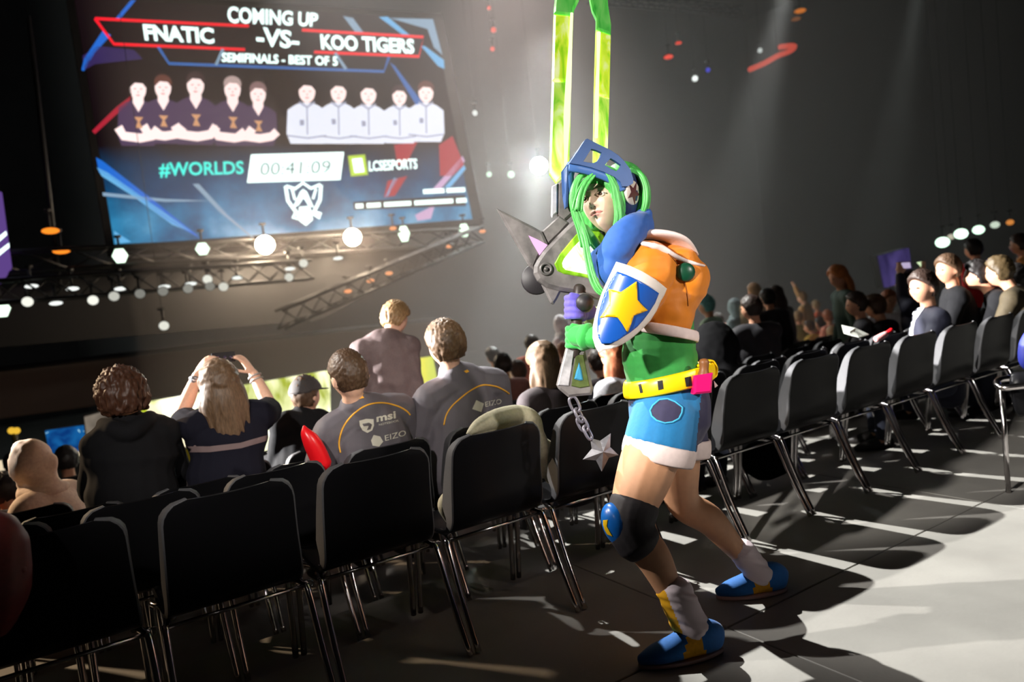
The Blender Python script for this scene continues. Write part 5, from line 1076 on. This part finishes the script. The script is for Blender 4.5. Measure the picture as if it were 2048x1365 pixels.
# ------------------------------------------------------------------ the crowd
def cloth(name, rgb): return mat('cloth_' + name, rgb, .8, noise_amt=.12, noise_scale=60)
SK2 = mat('skin_warm', (206, 150, 120), .6)
def spot_for(px, py, w_):
    r = ray(px, py); d = 1500 * .185 / w_; best = None
    for k in range(-40, 41):
        dd = d * (1 + k * .01); p = CAM + r * dd
        if p.y < 3.0: continue
        h = p.z - floor_z(p.y); e = abs(k) * .01 + (0 if 1.1 <= h <= 1.26 or 1.5 <= h <= 1.72 else min(abs(h - 1.18), abs(h - 1.61)) * 4)
        if best is None or e < best[0]: best = (e, p, h)
    return best[1], best[2]
def crowd(px, py, w_, yaw, hair, hm, top, label, hy=0., hdn=0., arms=None, group='people in the crowd', lean=.12, wide=1.0, sleeve=1., vox=.017, hs=1., amp=.010):
    p, h = spot_for(px, py, w_); st = h > 1.38; zf = floor_z(p.y)
    lean = lean + (max(0, 1.17 - h) * 2.4 if not st else 0); J = seated(0, 0, zf, yaw, lean, 0, hy, hdn, 1., st); off = p - J['head']; lift = off.z; 
    for k in list(J):
        if isinstance(J[k], Vector) and k not in ('hf', 'hu', 'right', 'fwd', 'dl', 'dr', 'pl', 'pr'):
            low = k[0] in 'ka' and len(k) == 2
            J[k] = J[k] + V((off.x, off.y, 0 if low else lift))
    if st:
        for s in 'lr': J['k' + s] = J['h' + s].lerp(J['a' + s], .52) + J['fwd'] * .02
    if arms:
        for s, (ex, ey, wx, wy, dy) in arms.items():
            t = (p - CAM).dot(F_); J['e' + s] = P(ex, ey, t + dy); J['w' + s] = P(wx, wy, t + dy * 1.2); J['d' + s] = (J['w' + s] - J['e' + s]).normalized()
    t, M = person(label, J, top, dark_jeans, hm, hair, vox, sleeve, group, hands=bool(arms), wide=wide, skin_m=SK2 if arms is None else skin, seed=int(px), amp=amp, topoff=.018, hs=hs)
    for q in (-1, 1): add('eye', ball(M @ V((q * .031, .083, .004)), (.012, .008, .006), 8, 6), MATS.get('lash_dark'), t)
    return t, M, J, p
hblk = hair_mat('hair_black', (30, 26, 26)); hred = hair_mat('hair_red_brown', (150, 86, 56)); hood_w = cloth('hood_cream', (250, 218, 196))
crowd(60, 930, 62, .9, 'hood', hood_w, hood_w, 'person in cream white hooded top at the far left below the blue monitor', hy=.3, wide=1.15)
crowd(133, 922, 40, .0, 'short', hblk, black_cloth, 'person with dark hair whose head overlaps the blue monitor')
crowd(8, 985, 52, .3, 'short', hblk, cloth('rust', (170, 80, 40)), 'person in rust top cut by the left photo edge beside the cream hood')
crowd(28, 930, 34, .3, 'short', hblk, cloth('slate', (70, 70, 84)), 'person with dark hair half hidden behind the cream hood')
crowd(985, 714, 30, .2, 'curly', hblk, cloth('sand', (200, 160, 110)), 'small person with dark curly hair, leftmost of the trio beside the taller jersey man')
crowd(1006, 732, 34, -.3, 'short', hd, cloth('rose', (190, 130, 120)), 'person with dark brown hair and rosy top, middle of the trio beside jersey man')
crowd(1036, 744, 32, .1, 'short', hb, cloth('pale', (200, 196, 200)), 'person with light brown hair and pale collar, rightmost of the trio near the jersey man')
crowd(1064, 690, 31, -.5, 'short', hd, cloth('coral', (210, 110, 84)), 'dark haired person in coral top standing above the long brown hair', hdn=.3)
crowd(1086, 726, 58, .0, 'long', hl, cloth('plum_black', (48, 38, 42)), 'person with long smooth brown hair and dark back left of the sword pommel', wide=1.1)
crowd(1121, 650, 22, .4, 'hood', cloth('white', (235, 235, 245)), cloth('white', (235, 235, 245)), 'person in a white hood peeping out left of the gloved hands')
crowd(1130, 705, 30, .0, 'short', hred, cloth('white', (235, 235, 245)), 'reddish haired person in white just left of the sword pommel')
crowd(1196, 726, 46, .0, 'short', hd, cloth('plum_black', (48, 38, 42)), 'dark person right of the sword pommel seen under the gloved arm')
crowd(1226, 712, 50, .1, 'long', hred, cloth('white', (235, 235, 245)), 'person with long red brown hair and white top behind the costumed waist')
crowd(1430, 700, 49, .1, 'hood', mat('matte_black', (9, 9, 10), .95, spec=.05), MATS['matte_black'], 'person in a black hood close behind the costumed hips', wide=1.25, hs=1.35)
crowd(1502, 618, 38, -.4, 'short', hd, cloth('suit', (34, 32, 38)), 'dark suited man facing away right of the orange jacket', hy=.5, wide=1.1)
crowd(1535, 598, 34, -.2, 'short', hblk, cloth('suit', (34, 32, 38)), 'black haired person directly behind the dark suited man')
crowd(1552, 592, 28, .1, 'long', hd, cloth('grey', (128, 124, 128)), 'long haired person in grey right behind the dark suited man', hy=-.5)
crowd(1508, 584, 24, -.6, 'short', hf_, cloth('wheat', (196, 180, 150)), 'fair haired person above the dark suited man', hy=.6)
crowd(1412, 612, 30, .4, 'short', hair_mat('hair_teal', (120, 190, 190)), cloth('mint', (190, 222, 200)), 'teal haired person in mint top touching the orange jacket hump')
crowd(1470, 615, 24, .1, 'hood', cloth('fog_blue', (150, 176, 186)), cloth('fog_blue', (150, 176, 186)), 'person in fog blue hood left of the dark suited man')
crowd(1436, 640, 22, .0, 'short', hd, cloth('orange', (226, 96, 56)), 'small person in orange top above the black hood')
hh, _, _, _ = crowd(1676, 555, 44, .9, 'long', ho, cloth('bottle_green', (38, 66, 58)), 'standing person with orange curly hair and bottle green top facing left', hy=.3, hdn=.25)
crowd(1712, 610, 36, .5, 'short', hd, cloth('suit', (34, 32, 38)), 'man in dark jacket with white collar below the orange curly hair', hy=.3)
crowd(1750, 615, 34, .2, 'short', hb, black_cloth, 'brown haired person in black between the white collar man and the boy')
crowd(1778, 602, 30, 2.6, 'short', hred, cloth('white', (235, 235, 245)), 'person in white top facing the camera left of the boy')
crowd(1604, 596, 18, .3, 'short', hf_, cloth('sand', (200, 160, 110)), 'tiny fair person with arm raised in the middle of the crowd', arms={'r': (1598, 590, 1590, 575, .0)})
for i, (px, py, w_, c, h_, lb) in enumerate(((1596, 636, 18, 'olive', hf_, 'olive top'), (1618, 655, 19, 'gold', hb, 'gold top'), (1632, 612, 17, 'orange', hf_, 'orange top, fair hair'), (1640, 648, 20, 'orange', hd, 'orange top and dark hair'), (1656, 634, 20, 'skin_pink', hred, 'pink top'), (1580, 660, 18, 'wine', hblk, 'wine red top'), (1666, 668, 22, 'grey', hf_, 'grey top'), (1600, 672, 18, 'mauve', hblk, 'mauve top, black hair'), (1690, 640, 20, 'mauve', hred, 'mauve top, red hair'), (1570, 640, 17, 'suit', hd, 'dark suit'), (1450, 662, 20, 'wine', hred, 'wine top near the black hood'), (1614, 634, 16, 'slate', hblk, 'slate top'))):
    cols = dict(olive=(130, 120, 50), gold=(206, 170, 70), orange=(226, 96, 56), skin_pink=(220, 140, 120), wine=(96, 36, 48), grey=(128, 124, 128), mauve=(150, 130, 150), suit=(34, 32, 38), slate=(70, 70, 84))
    crowd(px, py, w_, .3 * ((i % 3) - 1), 'short', h_, cloth(c, cols[c]), 'tiny distant spectator in %s, right of the suited man' % lb, hy=.4 * ((i % 2) * 2 - 1), vox=.022)
b, Mb, Jb, pb = crowd(1846, 576, 54, .75, 'short', hd, cloth('track_navy', (20, 22, 42)), 'boy in navy track jacket with white and red stripe, in profile facing left', hy=.55, vox=.0115, amp=.004)
tb = caster([c for c in b.children if c.name.startswith('top')][0])
decal_poly('white_stripe', [(1838, 606), (1850, 600), (1858, 604), (1832, 640), (1824, 672), (1813, 672), (1820, 640)], tb, cloth('white', (235, 235, 245)), b, 4, .004, pb.length)
decal_poly('red_collar', [(1846, 596), (1862, 590), (1866, 597), (1850, 603)], tb, cloth('red', (205, 30, 40)), b, 3, .006, pb.length)
m9, M9, J9, p9 = crowd(1896, 540, 52, .6, 'short', hb, black_cloth, 'man in black with receding brown hair looking left, behind the boy', hy=.6, vox=.0115, wide=1.1, amp=.004)
_, _, _, pz = crowd(1812, 566, 34, .3, 'short', hd, cloth('track_navy', (20, 22, 42)), 'person raising an arm with a phone left of the boy', arms={'l': (1806, 600, 1800, 550, -.05), 'r': (1838, 580, 1843, 548, -.05)})
pd = (pz - CAM).dot(F_) - .06
ph = thing('phone', 'pale phone held up left of the boy', 'phone', P(1812, 533, pd))
add('phone_body', prism([P(x, y + 5, pd) for x, y in ((1798, 519), (1823, 517), (1825, 534), (1800, 536))], F_ * .02, .003), mat('phone_lilac', (170, 150, 200), .4), ph, False); add('screen', prism([P(x, y + 5, pd - .005) for x, y in ((1801, 521), (1820, 520), (1822, 531), (1803, 533))], F_ * .004), glow('phone_glow', (205, 190, 225), .8), ph, False)
p2 = thing('phone', 'small bright phone screen just above the boy hair', 'phone', P(1841, 531, pd))
add('phone_body', prism([P(x, y + 5, pd) for x, y in ((1831, 518), (1846, 516), (1854, 534), (1846, 536))], F_ * .02, .003), mat('phone_black', (24, 22, 26), .3), p2, False); add('screen', prism([P(x, y + 5, pd - .006) for x, y in ((1833, 520), (1844, 518), (1851, 532), (1846, 533))], F_ * .004), glow('phone_green', (215, 240, 190), 1.), p2, False)
crowd(1946, 500, 30, -.2, 'short', hblk, cloth('red', (205, 30, 40)), 'standing person in red top under the bright lamp row')
crowd(2038, 490, 34, .3, 'short', hd, cloth('amber', (216, 150, 84)), 'standing person in amber top at the right photo edge')
crowd(2046, 520, 26, .3, 'short', hd, cloth('rust', (170, 80, 40)), 'person in rust top below the amber top at the right edge')
crowd(1954, 552, 44, .5, 'short', hblk, black_cloth, 'dark person leaning low right of the man in black', lean=.6)
crowd(1998, 545, 46, .2, 'short', hair_mat('hair_olive', (70, 56, 34)), cloth('olive_dark', (60, 50, 30)), 'person in dark olive under the small blue light at right', lean=.5)
crowd(2030, 560, 44, .2, 'short', hblk, black_cloth, 'dark person at the right photo edge below the amber top', lean=.3)
bl = thing('sign_light', 'small blue glowing bar at right above the olive person', 'lamp', P(1988, 522, 9.3)); add('tube', rod(P(1976, 525, 9.3), P(2001, 519, 9.3), .035), glow('blue_bar', (50, 80, 245), 1.), bl); add('bracket', rod(P(1988, 523, 9.35), P(1990, 545, 9.35), .02), rig_black, bl)
# papers and bottle on the second row, side seat at the right edge
pa = thing('paper', 'white folded paper lying over the second row of chairs at right', 'paper', P(1708, 665, 5.0))
add('sheet', prism([P(1684, 652, 4.98), P(1712, 658, 4.95), P(1738, 670, 4.92), P(1718, 676, 4.9), P(1688, 668, 4.93)], (0, .004, .006)), mat('paper_white', (236, 240, 230), .8), pa, False)
add('fold', prism([P(1688, 655, 4.96), P(1712, 660, 4.94), P(1700, 668, 4.92)], (0, .004, .012)), MATS['paper_white'], pa, False)
bo = thing('bottle', 'pink and white bottle lying beside the folded paper', 'bottle', P(1762, 674, 4.9))
add('bottle_body', limb([P(1752, 679, 4.9), P(1762, 674, 4.9), P(1772, 668, 4.9)], [.02, .022, .018], 12, 3), mat('bottle_pink', (225, 150, 150), .4), bo); add('bottle_cap', limb([P(1774, 666, 4.9), P(1783, 660, 4.9)], [.012, .013], 10, 3), red_m, bo)
ss = thing('side_chair', 'chrome framed side seat cut by the right photo edge', 'chair', V((4.55, 2.0, 0)))
add('arm_frame', sweep(cr([tuple(P(x, y, d)) for x, y, d in ((2075, 752, 4.2), (2030, 756, 4.15), (2000, 760, 4.1), (1994, 768, 4.05), (2006, 776, 4.0), (2050, 772, 3.95), (2090, 768, 3.9))], 5), .018, 10), chrome, ss)
tp, tq = P(2003, 772, 4.05), P(2075, 770, 3.98)
add('leg', rod(tp, V((tp.x, tp.y, 0)), .014), chrome, ss); add('leg', rod(tq, V((tq.x, tq.y, 0)), .014), chrome, ss); bt = P(2068, 668, 4.52); add('backrest_frame', sweep(cr([tuple(tq), tuple(P(2082, 730, 4.3)), tuple(P(2078, 680, 4.5)), tuple(bt), tuple(bt + V((.25, .12, 0)))], 4), .014, 8), chrome, ss)
add('seat_pad', limb([P(2030, 790, 4.05), P(2080, 785, 4.0)], [(.03, .12), (.03, .12)], 12, 3), black_plastic, ss)
dn = thing('bag', 'deep blue bag hanging at the right photo edge', 'bag', P(2050, 705, 4.3)); add('bag_body', limb([P(2062, 665, 4.5), P(2057, 690, 4.5), P(2058, 720, 4.5), P(2066, 735, 4.5)], [.03, .05, .055, .04], 12, 4), mat('bag_blue', (30, 40, 130), .6), dn); add('strap', sweep([P(2056, 668, 4.5), P(2062, 640, 4.5), P(2070, 668, 4.5)], .008, 6), mat('bag_blue', (30, 40, 130), .6), dn)
